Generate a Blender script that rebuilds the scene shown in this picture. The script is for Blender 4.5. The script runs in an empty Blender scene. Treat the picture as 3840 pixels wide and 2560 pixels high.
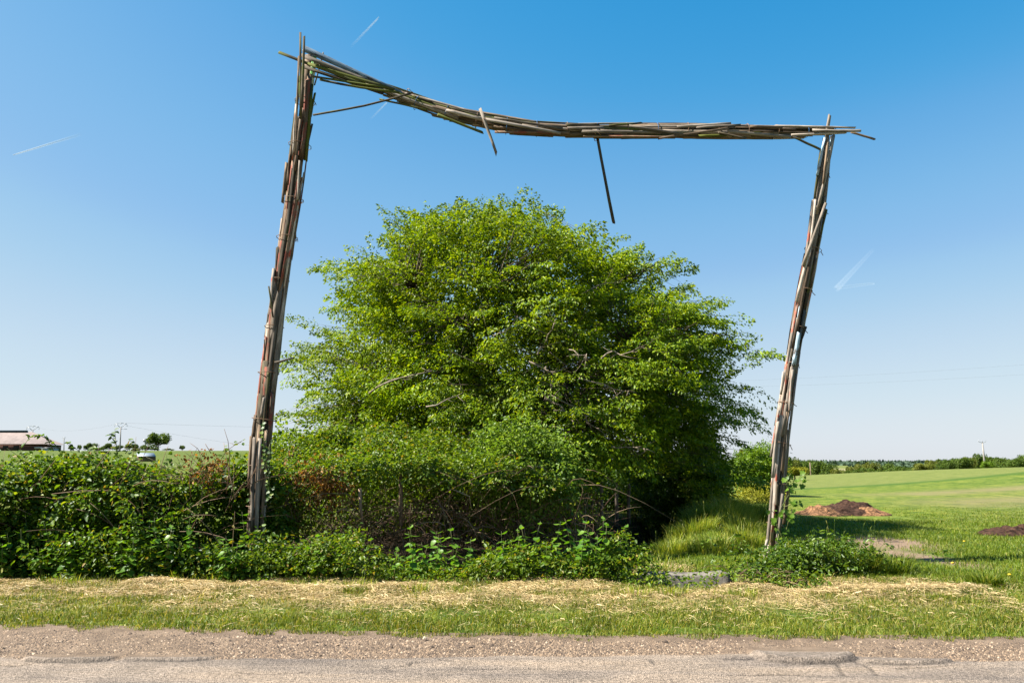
import bpy, math, random
import numpy as np
from mathutils import Vector, Matrix

random.seed(7)
rng = np.random.default_rng(11)
scene = bpy.context.scene
col = scene.collection

# ------------------------------------------------------------------ camera
CAM_H = 1.6
PITCH = math.radians(8.66)
FPX = 3840 * 28.0 / 36.0
cam_d = bpy.data.cameras.new('camera')
cam_d.lens = 28.0
cam_d.sensor_width = 36.0
cam_d.clip_start = 0.1
cam_d.clip_end = 12000
cam = bpy.data.objects.new('camera', cam_d)
cam.location = (0, 0, CAM_H)
cam.rotation_euler = (math.radians(90) + PITCH, 0, 0)
col.objects.link(cam)
scene.camera = cam

# ------------------------------------------------------------------ world, sun, exposure
EXPOSURE = 1.9
SUN_EL = math.radians(47)
SUN_AZ = math.radians(-97)          # clockwise from +Y: the sun stands to the left
to_sun = Vector((math.sin(SUN_AZ) * math.cos(SUN_EL), math.cos(SUN_AZ) * math.cos(SUN_EL), math.sin(SUN_EL)))
world = bpy.data.worlds.new('World')
scene.world = world
world.use_nodes = True
wn = world.node_tree
for n in list(wn.nodes):
    wn.nodes.remove(n)
w_out = wn.nodes.new('ShaderNodeOutputWorld')
w_bg = wn.nodes.new('ShaderNodeBackground')
w_sky = wn.nodes.new('ShaderNodeTexSky')
w_scale = wn.nodes.new('ShaderNodeVectorMath')
w_curve = wn.nodes.new('ShaderNodeRGBCurve')
w_gain = wn.nodes.new('ShaderNodeVectorMath')
w_sky.sky_type = 'NISHITA'
w_sky.sun_disc = False
w_sky.sun_elevation = SUN_EL
w_sky.sun_rotation = SUN_AZ
w_sky.altitude = 0
w_sky.air_density = 1.0
w_sky.dust_density = 0.3
w_sky.ozone_density = 1.0
# one film-like response for the whole sky: each channel of the sky's own colour through a curve
w_scale.operation = 'SCALE'
w_scale.inputs['Scale'].default_value = 0.1
w_gain.operation = 'SCALE'
w_gain.inputs['Scale'].default_value = 10.0 / 2 ** EXPOSURE
for ci, pts in enumerate([[(0, 0), (.08, .012), (.115, .05), (.147, .145), (.18, .225), (.207, .275), (.25, .37), (.37, .55), (.5, .64), (.65, .72), (1, .80)],
                          [(0, 0), (.10, .185), (.19, .345), (.24, .435), (.28, .495), (.33, .54), (.37, .60), (.5, .705), (.66, .785), (1, .86)],
                          [(0, 0), (.15, .39), (.33, .72), (.48, .835), (.63, .865), (1, .93)]]):
    cv = w_curve.mapping.curves[ci]
    cv.points[0].location = pts[0]
    cv.points[1].location = pts[-1]
    for p_ in pts[1:-1]:
        cv.points.new(*p_)
w_curve.mapping.extend = 'HORIZONTAL'
w_curve.mapping.update()
w_bg.inputs['Strength'].default_value = 0.1
wn.links.new(w_sky.outputs[0], w_scale.inputs[0])
wn.links.new(w_scale.outputs[0], w_curve.inputs['Color'])
wn.links.new(w_curve.outputs[0], w_gain.inputs[0])
wn.links.new(w_gain.outputs[0], w_bg.inputs['Color'])
wn.links.new(w_bg.outputs[0], w_out.inputs['Surface'])

sun_d = bpy.data.lights.new('sun', 'SUN')
sun_d.energy = 5.0
sun_d.angle = math.radians(0.53)
sun_d.color = (1.0, 0.95, 0.86)
sun = bpy.data.objects.new('sun', sun_d)
sun.rotation_euler = (-to_sun).to_track_quat('-Z', 'Y').to_euler()
sun.location = (-20, 0, 30)
col.objects.link(sun)

vs = scene.view_settings
vs.view_transform = 'Standard'
vs.look = 'None'
vs.exposure = EXPOSURE
vs.gamma = 1.0
vs.use_curve_mapping = False
scene.cycles.max_bounces = 8
scene.cycles.transparent_max_bounces = 8
scene.cycles.use_denoising = True

# ------------------------------------------------------------------ helpers: pixels of the photo to places
CP, SP = math.cos(PITCH), math.sin(PITCH)
def ray(u, v):
    a = (u - 1920) / FPX
    b = (1280 - v) / FPX
    return a, CP - b * SP, SP + b * CP
def at(u, v, Y):
    a, dy, dz = ray(u, v)
    k = Y / dy
    return Vector((a * k, Y, CAM_H + dz * k))
def on(u, v, z=0.0):
    a, dy, dz = ray(u, v)
    k = (z - CAM_H) / dz
    return Vector((a * k, dy * k, z))

# ------------------------------------------------------------------ helpers: noise
def _h(i, j, k, s):
    n = (i * 374761393 + j * 668265263 + k * 1440662683 + s * 974634541) & 0x7fffffff
    n = ((n ^ (n >> 13)) * 1274126177) & 0x7fffffff
    n = ((n ^ (n >> 16)) * 668265263) & 0x7fffffff
    return (n & 0xffffff) / float(0xffffff)
def vnoise(p, s=0):
    p = np.asarray(p, dtype=np.float64)
    i = np.floor(p).astype(np.int64)
    f = p - i
    f = f * f * (3 - 2 * f)
    r = np.zeros(p.shape[0])
    for dx in (0, 1):
        for dy in (0, 1):
            for dz in (0, 1):
                w = (f[:, 0] if dx else 1 - f[:, 0]) * (f[:, 1] if dy else 1 - f[:, 1]) * (f[:, 2] if dz else 1 - f[:, 2])
                r += w * _h(i[:, 0] + dx, i[:, 1] + dy, i[:, 2] + dz, s)
    return r
def fnoise(p, s=0, oct=3):
    p = np.asarray(p, dtype=np.float64)
    a, t, m = 1.0, 0, 0
    for o in range(oct):
        t = t + a * vnoise(p * (2 ** o), s + o)
        m += a
        a *= 0.5
    return t / m
def n2(x, y, sc, s=0, oct=3):
    x = np.asarray(x, dtype=np.float64)
    y = np.asarray(y, dtype=np.float64)
    return fnoise(np.stack([x.ravel() * sc, y.ravel() * sc, np.zeros(x.size) + 0.37], 1), s, oct).reshape(x.shape)
def sstep(a, b, x):
    t = np.clip((np.asarray(x, dtype=np.float64) - a) / (b - a), 0, 1)
    return t * t * (3 - 2 * t)
def unit(v):
    return v / np.maximum(np.linalg.norm(v, axis=-1, keepdims=True), 1e-9)

# ------------------------------------------------------------------ helpers: objects
def tag(o, label=None, cat=None, group=None, kind=None):
    if label: o['label'] = label
    if cat: o['category'] = cat
    if group: o['group'] = group
    if kind: o['kind'] = kind
    return o
WLOC = {}
def thing(name, loc, label, cat, group=None):
    o = bpy.data.objects.new(name, None)
    o.empty_display_size = 0.2
    o.location = loc
    WLOC[o.name] = Vector(loc)
    col.objects.link(o)
    return tag(o, label, cat, group)
def adopt(o, parent):
    if parent is not None:
        o.parent = parent
        if parent.name in WLOC:
            o.matrix_parent_inverse = Matrix.Translation(-WLOC[parent.name])
    return o
def link(name, me, parent=None):
    o = bpy.data.objects.new(name, me)
    col.objects.link(o)
    return adopt(o, parent)
def mesh_np(name, V, F, mat, smooth=False, attrs=None):
    """V (n,3); F: an array (m,k) or a list of such arrays"""
    me = bpy.data.meshes.new(name)
    V = np.ascontiguousarray(V, dtype=np.float32)
    Fs = F if isinstance(F, list) else [F]
    Fs = [np.asarray(f, dtype=np.int32) for f in Fs if len(f)]
    loops = np.concatenate([f.ravel() for f in Fs])
    tot = np.concatenate([np.full(len(f), f.shape[1], dtype=np.int32) for f in Fs])
    start = np.concatenate([[0], np.cumsum(tot)[:-1]]).astype(np.int32)
    me.vertices.add(len(V))
    me.vertices.foreach_set('co', V.ravel())
    me.loops.add(len(loops))
    me.loops.foreach_set('vertex_index', loops)
    me.polygons.add(len(tot))
    me.polygons.foreach_set('loop_start', start)
    me.polygons.foreach_set('loop_total', tot)
    if smooth:
        me.polygons.foreach_set('use_smooth', np.ones(len(tot), dtype=bool))
    if attrs:
        for k, a in attrs.items():
            at_ = me.attributes.new(k, 'FLOAT', 'POINT')
            at_.data.foreach_set('value', np.ascontiguousarray(a, dtype=np.float32).ravel())
    me.update(calc_edges=True)
    me.validate()
    me.materials.append(mat)
    return me
def build(name, V, F, mat, parent=None, smooth=False, attrs=None):
    return link(name, mesh_np(name, V, F, mat, smooth, attrs), parent)

class Geo:
    """collects shapes for ONE mesh"""
    def __init__(s):
        s.V, s.Q, s.T, s.n = [], [], [], 0
    def add(s, V, Q=None, T=None):
        V = np.asarray(V, dtype=np.float64).reshape(-1, 3)
        if Q is not None and len(Q): s.Q.append(np.asarray(Q).reshape(-1, 4) + s.n)
        if T is not None and len(T): s.T.append(np.asarray(T).reshape(-1, 3) + s.n)
        s.V.append(V)
        s.n += len(V)
        return s
    def tube(s, pts, rad, sides=5):
        P = np.array([tuple(p) for p in pts], dtype=np.float64)
        n = len(P)
        R = np.full(n, rad) if np.isscalar(rad) else np.asarray(rad, dtype=np.float64)
        T = np.gradient(P, axis=0)
        T = unit(T)
        ref = np.array([0.31, 0.17, 0.93]) if abs(T[0][2]) < 0.9 else np.array([0.95, 0.2, 0.1])
        A = unit(np.cross(T, ref))
        B = np.cross(T, A)
        an = np.linspace(0, 2 * np.pi, sides, endpoint=False)
        V = P[:, None, :] + R[:, None, None] * (np.cos(an)[None, :, None] * A[:, None, :] + np.sin(an)[None, :, None] * B[:, None, :])
        Q = []
        for i in range(n - 1):
            for j in range(sides):
                k = (j + 1) % sides
                Q.append((i * sides + j, i * sides + k, (i + 1) * sides + k, (i + 1) * sides + j))
        V = np.concatenate([V.reshape(-1, 3), P[:1], P[-1:]])
        c0, c1 = n * sides, n * sides + 1
        Tt = [(c0, (j + 1) % sides, j) for j in range(sides)] + [(c1, (n - 1) * sides + j, (n - 1) * sides + (j + 1) % sides) for j in range(sides)]
        return s.add(V, Q, Tt)
    def box(s, c, size, M=None):
        x, y, z = [d / 2 for d in size]
        V = np.array([(-x, -y, -z), (x, -y, -z), (x, y, -z), (-x, y, -z), (-x, -y, z), (x, -y, z), (x, y, z), (-x, y, z)])
        if M is not None:
            V = np.array([tuple(M @ Vector(v)) for v in V])
        V = V + np.array(tuple(c))
        return s.add(V, [(0, 3, 2, 1), (4, 5, 6, 7), (0, 1, 5, 4), (1, 2, 6, 5), (2, 3, 7, 6), (3, 0, 4, 7)])
    def prism(s, poly0, poly1):
        n = len(poly0)
        V = [tuple(p) for p in poly0] + [tuple(p) for p in poly1]
        Q = [(i, (i + 1) % n, n + (i + 1) % n, n + i) for i in range(n)]
        T = [(0, i + 1, i) for i in range(1, n - 1)] + [(n, n + i, n + i + 1) for i in range(1, n - 1)]
        return s.add(V, Q, T)
    def build(s, name, mat, parent=None, smooth=False):
        F = []
        if s.Q: F.append(np.concatenate(s.Q))
        if s.T: F.append(np.concatenate(s.T))
        return build(name, np.concatenate(s.V), F, mat, parent, smooth)

# ------------------------------------------------------------------ helpers: leaves, sprays, blades
def leaf_arrays(P, D, N, L, W, six=True, droop=0.12):
    D = unit(D)
    S = unit(np.cross(N, D))
    N = np.cross(D, S)
    L = np.asarray(L).reshape(-1, 1) * np.ones((len(P), 1))
    W = np.asarray(W).reshape(-1, 1) * np.ones((len(P), 1))
    f = 0.14 * W
    tip = P + D * L - N * droop * L
    if six:
        V = np.stack([P, P + D * .30 * L + S * .5 * W + N * f, P + D * .66 * L + S * .40 * W + N * f * .6, tip,
                      P + D * .66 * L - S * .40 * W + N * f * .6, P + D * .30 * L - S * .5 * W + N * f], 1)
        F = np.array([[0, 1, 2, 3], [0, 3, 4, 5]])
        k = 6
    else:
        V = np.stack([P, P + D * .45 * L + S * .5 * W + N * f, tip, P + D * .45 * L - S * .5 * W + N * f], 1)
        F = np.array([[0, 1, 2], [0, 2, 3]])
        k = 4
    F = (np.arange(len(P))[:, None, None] * k + F[None]).reshape(-1, F.shape[1])
    return V.reshape(-1, 3), F

def rnd_unit(n, r=None):
    r = r or rng
    return unit(r.normal(size=(n, 3)))

def sprays(A, D, K, Lmin, Lmax, width, droop, size, aspect=0.5, tilt=0.55, vsp=0.06, sizevar=0.3):
    """flattened drooping fans of leaves: anchors A (n,3), outward directions D (n,3). returns P, Dir, Nrm, L, W"""
    n = len(A)
    D = unit(D)
    L = rng.uniform(Lmin, Lmax, n)
    up = np.array([0, 0, 1.0])
    S = unit(np.cross(np.broadcast_to(up, D.shape), D) + 1e-4)
    U = unit(np.cross(D, S) + rng.normal(scale=.25, size=(n, 3)))
    S = unit(np.cross(U, D))
    t = rng.random((n, K)) ** 0.8
    wid = width * L[:, None] * np.sin(np.clip(t * 0.85 + 0.15, 0, 1) * np.pi) ** 0.7
    s = rng.uniform(-1, 1, (n, K)) * wid
    vz = -droop * L[:, None] * (t ** 2 + (s / np.maximum(L[:, None], .01)) ** 2 * 1.5) + rng.normal(scale=vsp, size=(n, K)) * L[:, None]
    P = A[:, None, :] + D[:, None, :] * (t * L[:, None])[..., None] + S[:, None, :] * s[..., None] + U[:, None, :] * 0 + up * vz[..., None]
    sg = np.sign(s)
    LD = D[:, None, :] * 0.7 + S[:, None, :] * (sg * 0.8)[..., None] - up * (0.35 + droop)
    LD = LD + rng.normal(scale=.45, size=LD.shape)
    LN = U[:, None, :] + rng.normal(scale=tilt, size=P.shape)
    sz = size * (1 + rng.uniform(-sizevar, sizevar, (n, K)))
    return P.reshape(-1, 3), LD.reshape(-1, 3), unit(LN.reshape(-1, 3)), sz.ravel(), (sz * aspect).ravel()

def blade_arrays(P, H, W, lean, az, yaw):
    """grass blades of 3 triangles"""
    n = len(P)
    ld = np.stack([np.cos(az), np.sin(az), np.zeros(n)], 1)
    sd = np.stack([np.cos(yaw), np.sin(yaw), np.zeros(n)], 1)
    up = np.array([0, 0, 1.0])
    H = H[:, None]; W = W[:, None]; lean = lean[:, None]
    mid = P + up * H * 0.58 * np.sqrt(np.clip(1 - lean ** 2 * .3, .1, 1)) + ld * H * lean * 0.30
    tip = P + up * H * np.clip(1 - 0.55 * lean ** 1.5, .08, 1) + ld * H * lean * 0.95
    V = np.stack([P - sd * W / 2, P + sd * W / 2, mid - sd * W * .42, mid + sd * W * .42, tip], 1)
    F = np.array([[0, 1, 3], [0, 3, 2], [2, 3, 4]])
    F = (np.arange(n)[:, None, None] * 5 + F[None]).reshape(-1, 3)
    return V.reshape(-1, 3), F

# ------------------------------------------------------------------ materials
def new_mat(name):
    m = bpy.data.materials.new(name)
    m.use_nodes = True
    nt = m.node_tree
    for n in list(nt.nodes):
        nt.nodes.remove(n)
    out = nt.nodes.new('ShaderNodeOutputMaterial')
    return m, nt, out
def nd(nt, t, **kw):
    n = nt.nodes.new(t)
    for k, v in kw.items():
        setattr(n, k, v)
    return n
def ramp(nt, stops, fac=None):
    r = nd(nt, 'ShaderNodeValToRGB')
    e = r.color_ramp.elements
    while len(e) < len(stops): e.new(0.5)
    for i, (p, c) in enumerate(stops):
        e[i].position = p
        e[i].color = (c[0], c[1], c[2], 1) if not np.isscalar(c) else (c, c, c, 1)
    if fac is not None: nt.links.new(fac, r.inputs[0])
    return r
def mixc(nt, fac, a, b, mode='MIX'):
    m = nd(nt, 'ShaderNodeMix', data_type='RGBA', blend_type=mode)
    for i, x in ((0, fac), (6, a), (7, b)):
        if hasattr(x, 'links') or hasattr(x, 'is_linked'): nt.links.new(x, m.inputs[i])
        elif np.isscalar(x): m.inputs[i].default_value = x
        else: m.inputs[i].default_value = (x[0], x[1], x[2], 1)
    return m.outputs[2]
def noise_n(nt, scale, detail=3, rough=0.55, vec=None, dim='3D'):
    n = nd(nt, 'ShaderNodeTexNoise', noise_dimensions=dim)
    n.inputs['Scale'].default_value = scale
    n.inputs['Detail'].default_value = detail
    n.inputs['Roughness'].default_value = rough
    if vec is not None: nt.links.new(vec, n.inputs['Vector'])
    return n.outputs[0]
def math_n(nt, op, a, b=0.5):
    m = nd(nt, 'ShaderNodeMath', operation=op)
    for i, x in ((0, a), (1, b)):
        if hasattr(x, 'is_linked'): nt.links.new(x, m.inputs[i])
        else: m.inputs[i].default_value = x
    return m.outputs[0]
def bump_n(nt, h, strength=0.3, dist=0.02):
    b = nd(nt, 'ShaderNodeBump')
    b.inputs['Strength'].default_value = strength
    b.inputs['Distance'].default_value = dist
    nt.links.new(h, b.inputs['Height'])
    return b.outputs[0]
ALB = 0.76      # every surface colour below is scaled by this
def prin(nt, out, base, rough=0.8, normal=None, spec=0.3, metal=0.0, k=None):
    k = ALB if k is None else k
    if k != 1.0:
        base = mixc(nt, 1.0, base, (k, k, k), 'MULTIPLY') if hasattr(base, 'is_linked') else tuple(x * k for x in base)
    p = nd(nt, 'ShaderNodeBsdfPrincipled')
    if hasattr(base, 'is_linked'): nt.links.new(base, p.inputs['Base Color'])
    else: p.inputs['Base Color'].default_value = (*base, 1)
    if hasattr(rough, 'is_linked'): nt.links.new(rough, p.inputs['Roughness'])
    else: p.inputs['Roughness'].default_value = rough
    p.inputs['Specular IOR Level'].default_value = spec
    p.inputs['Metallic'].default_value = metal
    if normal is not None: nt.links.new(normal, p.inputs['Normal'])
    if out is not None: nt.links.new(p.outputs[0], out.inputs[0])
    return p
def rand01(nt):
    g = nd(nt, 'ShaderNodeNewGeometry')
    o = nd(nt, 'ShaderNodeObjectInfo')
    return math_n(nt, 'FRACT', math_n(nt, 'ADD', g.outputs['Random Per Island'], o.outputs['Random']), 0)

def leaf_mat(name, stops, tr=0.38, tcol=(1.5, 1.45, 0.6), rough=0.42, spec=0.35, patch=0.0, pscale=0.7):
    m, nt, out = new_mat(name)
    r = rand01(nt)
    if tr > .22: stops = [(p_, (c_[0] * 1.42, c_[1] * 1.47, c_[2] * .75)) for p_, c_ in stops]
    c = ramp(nt, stops, r).outputs[0]
    if patch > 0:
        g = nd(nt, 'ShaderNodeNewGeometry')
        nz = noise_n(nt, pscale, 2, .5, g.outputs['Position'])
        v = ramp(nt, [(0.3, 1 - patch), (0.7, 1 + patch)], nz).outputs[0]
        c = mixc(nt, 1.0, c, v, 'MULTIPLY')
    c = mixc(nt, 1.0, c, (ALB, ALB, ALB), 'MULTIPLY')
    p = prin(nt, None, c, rough, None, spec, 0.0, 1.0)
    t = nd(nt, 'ShaderNodeBsdfTranslucent')
    tc = mixc(nt, 1.0, c, tcol, 'MULTIPLY')
    nt.links.new(tc, t.inputs[0])
    mx = nd(nt, 'ShaderNodeMixShader')
    mx.inputs[0].default_value = tr
    nt.links.new(p.outputs[0], mx.inputs[1])
    nt.links.new(t.outputs[0], mx.inputs[2])
    nt.links.new(mx.outputs[0], out.inputs[0])
    return m
def flat_mat(name, c, rough=0.8, spec=0.3, var=0.0, vscale=4.0, bump=0.0, metal=0.0):
    m, nt, out = new_mat(name)
    base = c
    nrm = None
    if var > 0:
        tcn = nd(nt, 'ShaderNodeTexCoord')
        nz = noise_n(nt, vscale, 4, .6, tcn.outputs['Object'])
        lo = tuple(x * (1 - var) for x in c); hi = tuple(min(1, x * (1 + var)) for x in c)
        base = ramp(nt, [(0.3, lo), (0.7, hi)], nz).outputs[0]
        if bump > 0: nrm = bump_n(nt, nz, bump)
    prin(nt, out, base, rough, nrm, spec, metal)
    return m

def wood_mat(name, stops, flake=None, flake_amt=0.5, moss=0.0, rough=0.85):
    """grain runs along the plank's own z"""
    m, nt, out = new_mat(name)
    tcn = nd(nt, 'ShaderNodeTexCoord')
    oi = nd(nt, 'ShaderNodeObjectInfo')
    mp = nd(nt, 'ShaderNodeMapping')
    mp.inputs['Scale'].default_value = (1, 1, 0.06)
    nt.links.new(tcn.outputs['Object'], mp.inputs['Vector'])
    cx = nd(nt, 'ShaderNodeCombineXYZ')
    off = math_n(nt, 'MULTIPLY', oi.outputs['Random'], 37.0)
    for i in range(3): nt.links.new(off, cx.inputs[i])
    nt.links.new(cx.outputs[0], mp.inputs['Location'])
    g1 = noise_n(nt, 70, 5, .65, mp.outputs[0])
    mp2 = nd(nt, 'ShaderNodeMapping')
    mp2.inputs['Scale'].default_value = (1, 1, 0.25)
    nt.links.new(tcn.outputs['Object'], mp2.inputs['Vector'])
    nt.links.new(cx.outputs[0], mp2.inputs['Location'])
    g2 = noise_n(nt, 9, 4, .6, mp2.outputs[0])
    c = ramp(nt, stops, g1).outputs[0]
    bright = ramp(nt, [(0.0, 0.5), (1.0, 1.5)], oi.outputs['Random']).outputs[0]
    c = mixc(nt, 1.0, c, bright, 'MULTIPLY')
    blot = ramp(nt, [(0.36, 0.6), (0.56, 1.08)], g2).outputs[0]
    c = mixc(nt, 1.0, c, blot, 'MULTIPLY')
    if flake:
        g3 = noise_n(nt, 14, 5, .7, mp2.outputs[0])
        fm = ramp(nt, [(0.62 - flake_amt * .3, 0.0), (0.68 - flake_amt * .3, 1.0)], g3).outputs[0]
        c = mixc(nt, fm, c, flake)
    if moss > 0:
        g4 = noise_n(nt, 5, 4, .65, mp2.outputs[0])
        mm = ramp(nt, [(0.60 - moss * .3, 0.0), (0.75 - moss * .3, 1.0)], g4).outputs[0]
        c = mixc(nt, mm, c, (0.10, 0.11, 0.018))
    prin(nt, out, c, rough, bump_n(nt, g1, .6, .004), .15)
    return m

GREY = [(0.30, (0.10, 0.08, 0.065)), (0.5, (0.26, 0.215, 0.17)), (0.72, (0.40, 0.34, 0.28))]
BROWN = [(0.30, (0.05, 0.034, 0.022)), (0.5, (0.165, 0.115, 0.075)), (0.72, (0.29, 0.21, 0.145))]
PALE = [(0.28, (0.22, 0.17, 0.13)), (0.5, (0.46, 0.39, 0.32)), (0.75, (0.62, 0.54, 0.46))]
DARK = [(0.30, (0.022, 0.018, 0.013)), (0.5, (0.075, 0.06, 0.04)), (0.75, (0.15, 0.12, 0.085))]
M = {}
M['grey'] = wood_mat('weathered_grey_wood', GREY)
M['brown'] = wood_mat('weathered_brown_wood', BROWN)
M['pale'] = wood_mat('bleached_pale_wood', PALE)
M['dark'] = wood_mat('dark_wet_wood', DARK, moss=.25)
M['red'] = wood_mat('wood_with_flaking_red_paint', BROWN, (0.20, 0.06, 0.04), .45)
M['redpale'] = wood_mat('pale_wood_with_red_paint', PALE, (0.42, 0.10, 0.06), .25)
M['moss'] = wood_mat('mossy_wood', DARK, moss=.75)
M['blue'] = wood_mat('blue_grey_painted_wood', [(0.3, (0.07, 0.10, 0.14)), (0.5, (0.13, 0.19, 0.26)), (0.75, (0.22, 0.30, 0.38))], (0.06, 0.05, 0.05), .2)
M['palegreen'] = wood_mat('pale_green_painted_wood', [(0.3, (0.34, 0.36, 0.24)), (0.5, (0.46, 0.48, 0.34)), (0.75, (0.55, 0.56, 0.42))], (0.03, 0.20, 0.02), .25)
M['palebl'] = wood_mat('pale_blue_painted_wood', [(0.3, (0.20, 0.30, 0.38)), (0.5, (0.38, 0.50, 0.58)), (0.75, (0.5, 0.6, 0.66))], (0.10, 0.07, 0.05), .3)
M['wire'] = flat_mat('rusty_wire', (0.22, 0.13, 0.08), .6)
M['bluetie'] = flat_mat('blue_twine', (0.03, 0.12, 0.28), .7)
M['steel'] = flat_mat('galvanised_steel', (0.28, 0.29, 0.30), .45, .4, .15, 8, 0, .6)

M['leaf_tree'] = leaf_mat('tree_leaf', [(0.0, (0.032, 0.068, 0.005)), (0.45, (0.092, 0.146, 0.007)), (0.8, (0.155, 0.208, 0.010)), (1.0, (0.21, 0.235, 0.018))], .34, (1.9, 1.75, 0.45), .46, .2, .25, .5)
M['leaf_bramble'] = leaf_mat('bramble_leaf', [(0.0, (0.026, 0.058, 0.010)), (0.5, (0.055, 0.100, 0.014)), (0.85, (0.095, 0.140, 0.02)), (0.95, (0.17, 0.19, 0.03)), (1.0, (0.16, 0.10, 0.03))], .36, (1.9, 1.8, 0.5), .48, .2, .25, .9)
M['leaf_shrub'] = leaf_mat('shrub_leaf', [(0.0, (0.06, 0.11, 0.024)), (0.5, (0.105, 0.165, 0.04)), (1.0, (0.17, 0.22, 0.06))], .40, (1.6, 1.6, 0.6), .46, .22, .15, 1.2)
M['leaf_mid'] = leaf_mat('hedge_leaf', [(0.0, (0.038, 0.075, 0.011)), (0.5, (0.075, 0.12, 0.014)), (0.9, (0.125, 0.165, 0.02)), (1.0, (0.16, 0.11, 0.03))], .38, (1.8, 1.7, 0.5), .46, .22, .2, .8)
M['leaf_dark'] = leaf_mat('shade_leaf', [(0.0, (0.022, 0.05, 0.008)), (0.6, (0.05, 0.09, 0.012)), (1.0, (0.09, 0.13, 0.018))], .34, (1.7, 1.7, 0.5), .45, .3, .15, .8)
M['leaf_nettle'] = leaf_mat('nettle_leaf', [(0.0, (0.045, 0.105, 0.018)), (0.5, (0.065, 0.135, 0.02)), (1.0, (0.10, 0.17, 0.03))], .36, (1.9, 1.9, 0.5), .45, .3)
M['leaf_vine'] = leaf_mat('vine_leaf', [(0.0, (0.05, 0.10, 0.012)), (1.0, (0.10, 0.17, 0.025))], .42, (2.0, 1.9, 0.5), .45, .3)
M['leaf_ivy'] = leaf_mat('ivy_leaf', [(0.0, (0.02, 0.05, 0.012)), (0.7, (0.045, 0.09, 0.016)), (1.0, (0.16, 0.20, 0.03))], .25, (1.8, 1.8, 0.5), .5, .3)
M['leaf_brown'] = leaf_mat('withered_leaf', [(0.0, (0.06, 0.025, 0.010)), (0.5, (0.14, 0.065, 0.022)), (1.0, (0.24, 0.12, 0.04))], .3, (1.5, 1.2, 0.7), .6, .2)
M['leaf_far'] = leaf_mat('distant_tree_leaf', [(0.0, (0.032, 0.058, 0.014)), (0.6, (0.058, 0.092, 0.02)), (1.0, (0.09, 0.125, 0.028))], .3, (1.6, 1.5, 0.7), .6, .2)
M['leaf_far2'] = leaf_mat('distant_olive_leaf', [(0.0, (0.07, 0.085, 0.025)), (1.0, (0.14, 0.15, 0.045))], .3, (1.5, 1.4, 0.7), .6, .2)
M['leaf_farbright'] = leaf_mat('bright_shrub_leaf', [(0.0, (0.06, 0.115, 0.010)), (1.0, (0.12, 0.18, 0.018))], .35, (1.6, 1.5, 0.6), .5, .3)
M['leaf_ridge'] = leaf_mat('hazy_wood_leaf', [(0.0, (0.050, 0.085, 0.055)), (1.0, (0.085, 0.125, 0.075))], .2, (1.3, 1.3, 0.8), .8, .1)  # the blue of distant haze is mixed into this leaf colour
M['leaf_yellow'] = leaf_mat('broom_leaf', [(0.0, (0.13, 0.14, 0.02)), (1.0, (0.24, 0.22, 0.03))], .3, (1.4, 1.3, 0.6), .6, .2)
M['grass'] = leaf_mat('grass_blade', [(0.0, (0.046, 0.080, 0.008)), (0.5, (0.088, 0.126, 0.014)), (0.88, (0.14, 0.165, 0.026)), (1.0, (0.24, 0.20, 0.09))], .42, (1.6, 1.5, 0.5), .5, .25, .25, 1.4)
M['grass_verge'] = leaf_mat('verge_grass_blade', [(0.0, (0.034, 0.060, 0.010)), (0.45, (0.086, 0.115, 0.015)), (0.80, (0.155, 0.165, 0.028)), (0.90, (0.24, 0.19, 0.08)), (1.0, (0.31, 0.24, 0.13))], .36, (1.5, 1.4, 0.5), .5, .25, .2, 1.8)
M['grass_tall'] = leaf_mat('tall_grass_blade', [(0.0, (0.085, 0.125, 0.022)), (0.6, (0.15, 0.19, 0.04)), (1.0, (0.32, 0.29, 0.12))], .42, (1.6, 1.5, 0.5), .45, .3)
M['straw'] = leaf_mat('cut_straw', [(0.0, (0.24, 0.165, 0.065)), (0.5, (0.50, 0.37, 0.17)), (1.0, (0.70, 0.55, 0.30))], .21, (1.2, 1.1, 0.9), .5, .3, .2, 2.0)
M['cane'] = leaf_mat('dry_cane', [(0.0, (0.075, 0.038, 0.022)), (0.6, (0.17, 0.10, 0.06)), (1.0, (0.34, 0.24, 0.15))], .0, (1, 1, 1), .7, .2)
M['greencane'] = leaf_mat('green_stem', [(0.0, (0.07, 0.11, 0.025)), (1.0, (0.16, 0.15, 0.05))], .1, (1, 1, 1), .6, .3)
M['bark'] = flat_mat('bark', (0.12, 0.095, 0.07), .9, .1, .5, 12, .5)
M['palebark'] = flat_mat('pale_bare_bark', (0.25, 0.20, 0.15), .85, .15, .35, 10, .3)
M['manure'] = flat_mat('dark_manure', (0.045, 0.024, 0.016), .95, .1, .8, 11, .9)
M['strawheap'] = flat_mat('strawy_manure', (0.19, 0.10, 0.05), .95, .1, .85, 17, .9)
M['concrete'] = flat_mat('old_concrete', (0.17, 0.15, 0.125), .9, .2, .6, 9, .6)
M['pole'] = flat_mat('pole_concrete', (0.30, 0.28, 0.26), .9, .1, .2, 3)
M['polewood'] = flat_mat('pole_wood', (0.24, 0.18, 0.13), .9, .1, .3, 3)
M['cable'] = flat_mat('cable', (0.10, 0.10, 0.11), .6)

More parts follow.
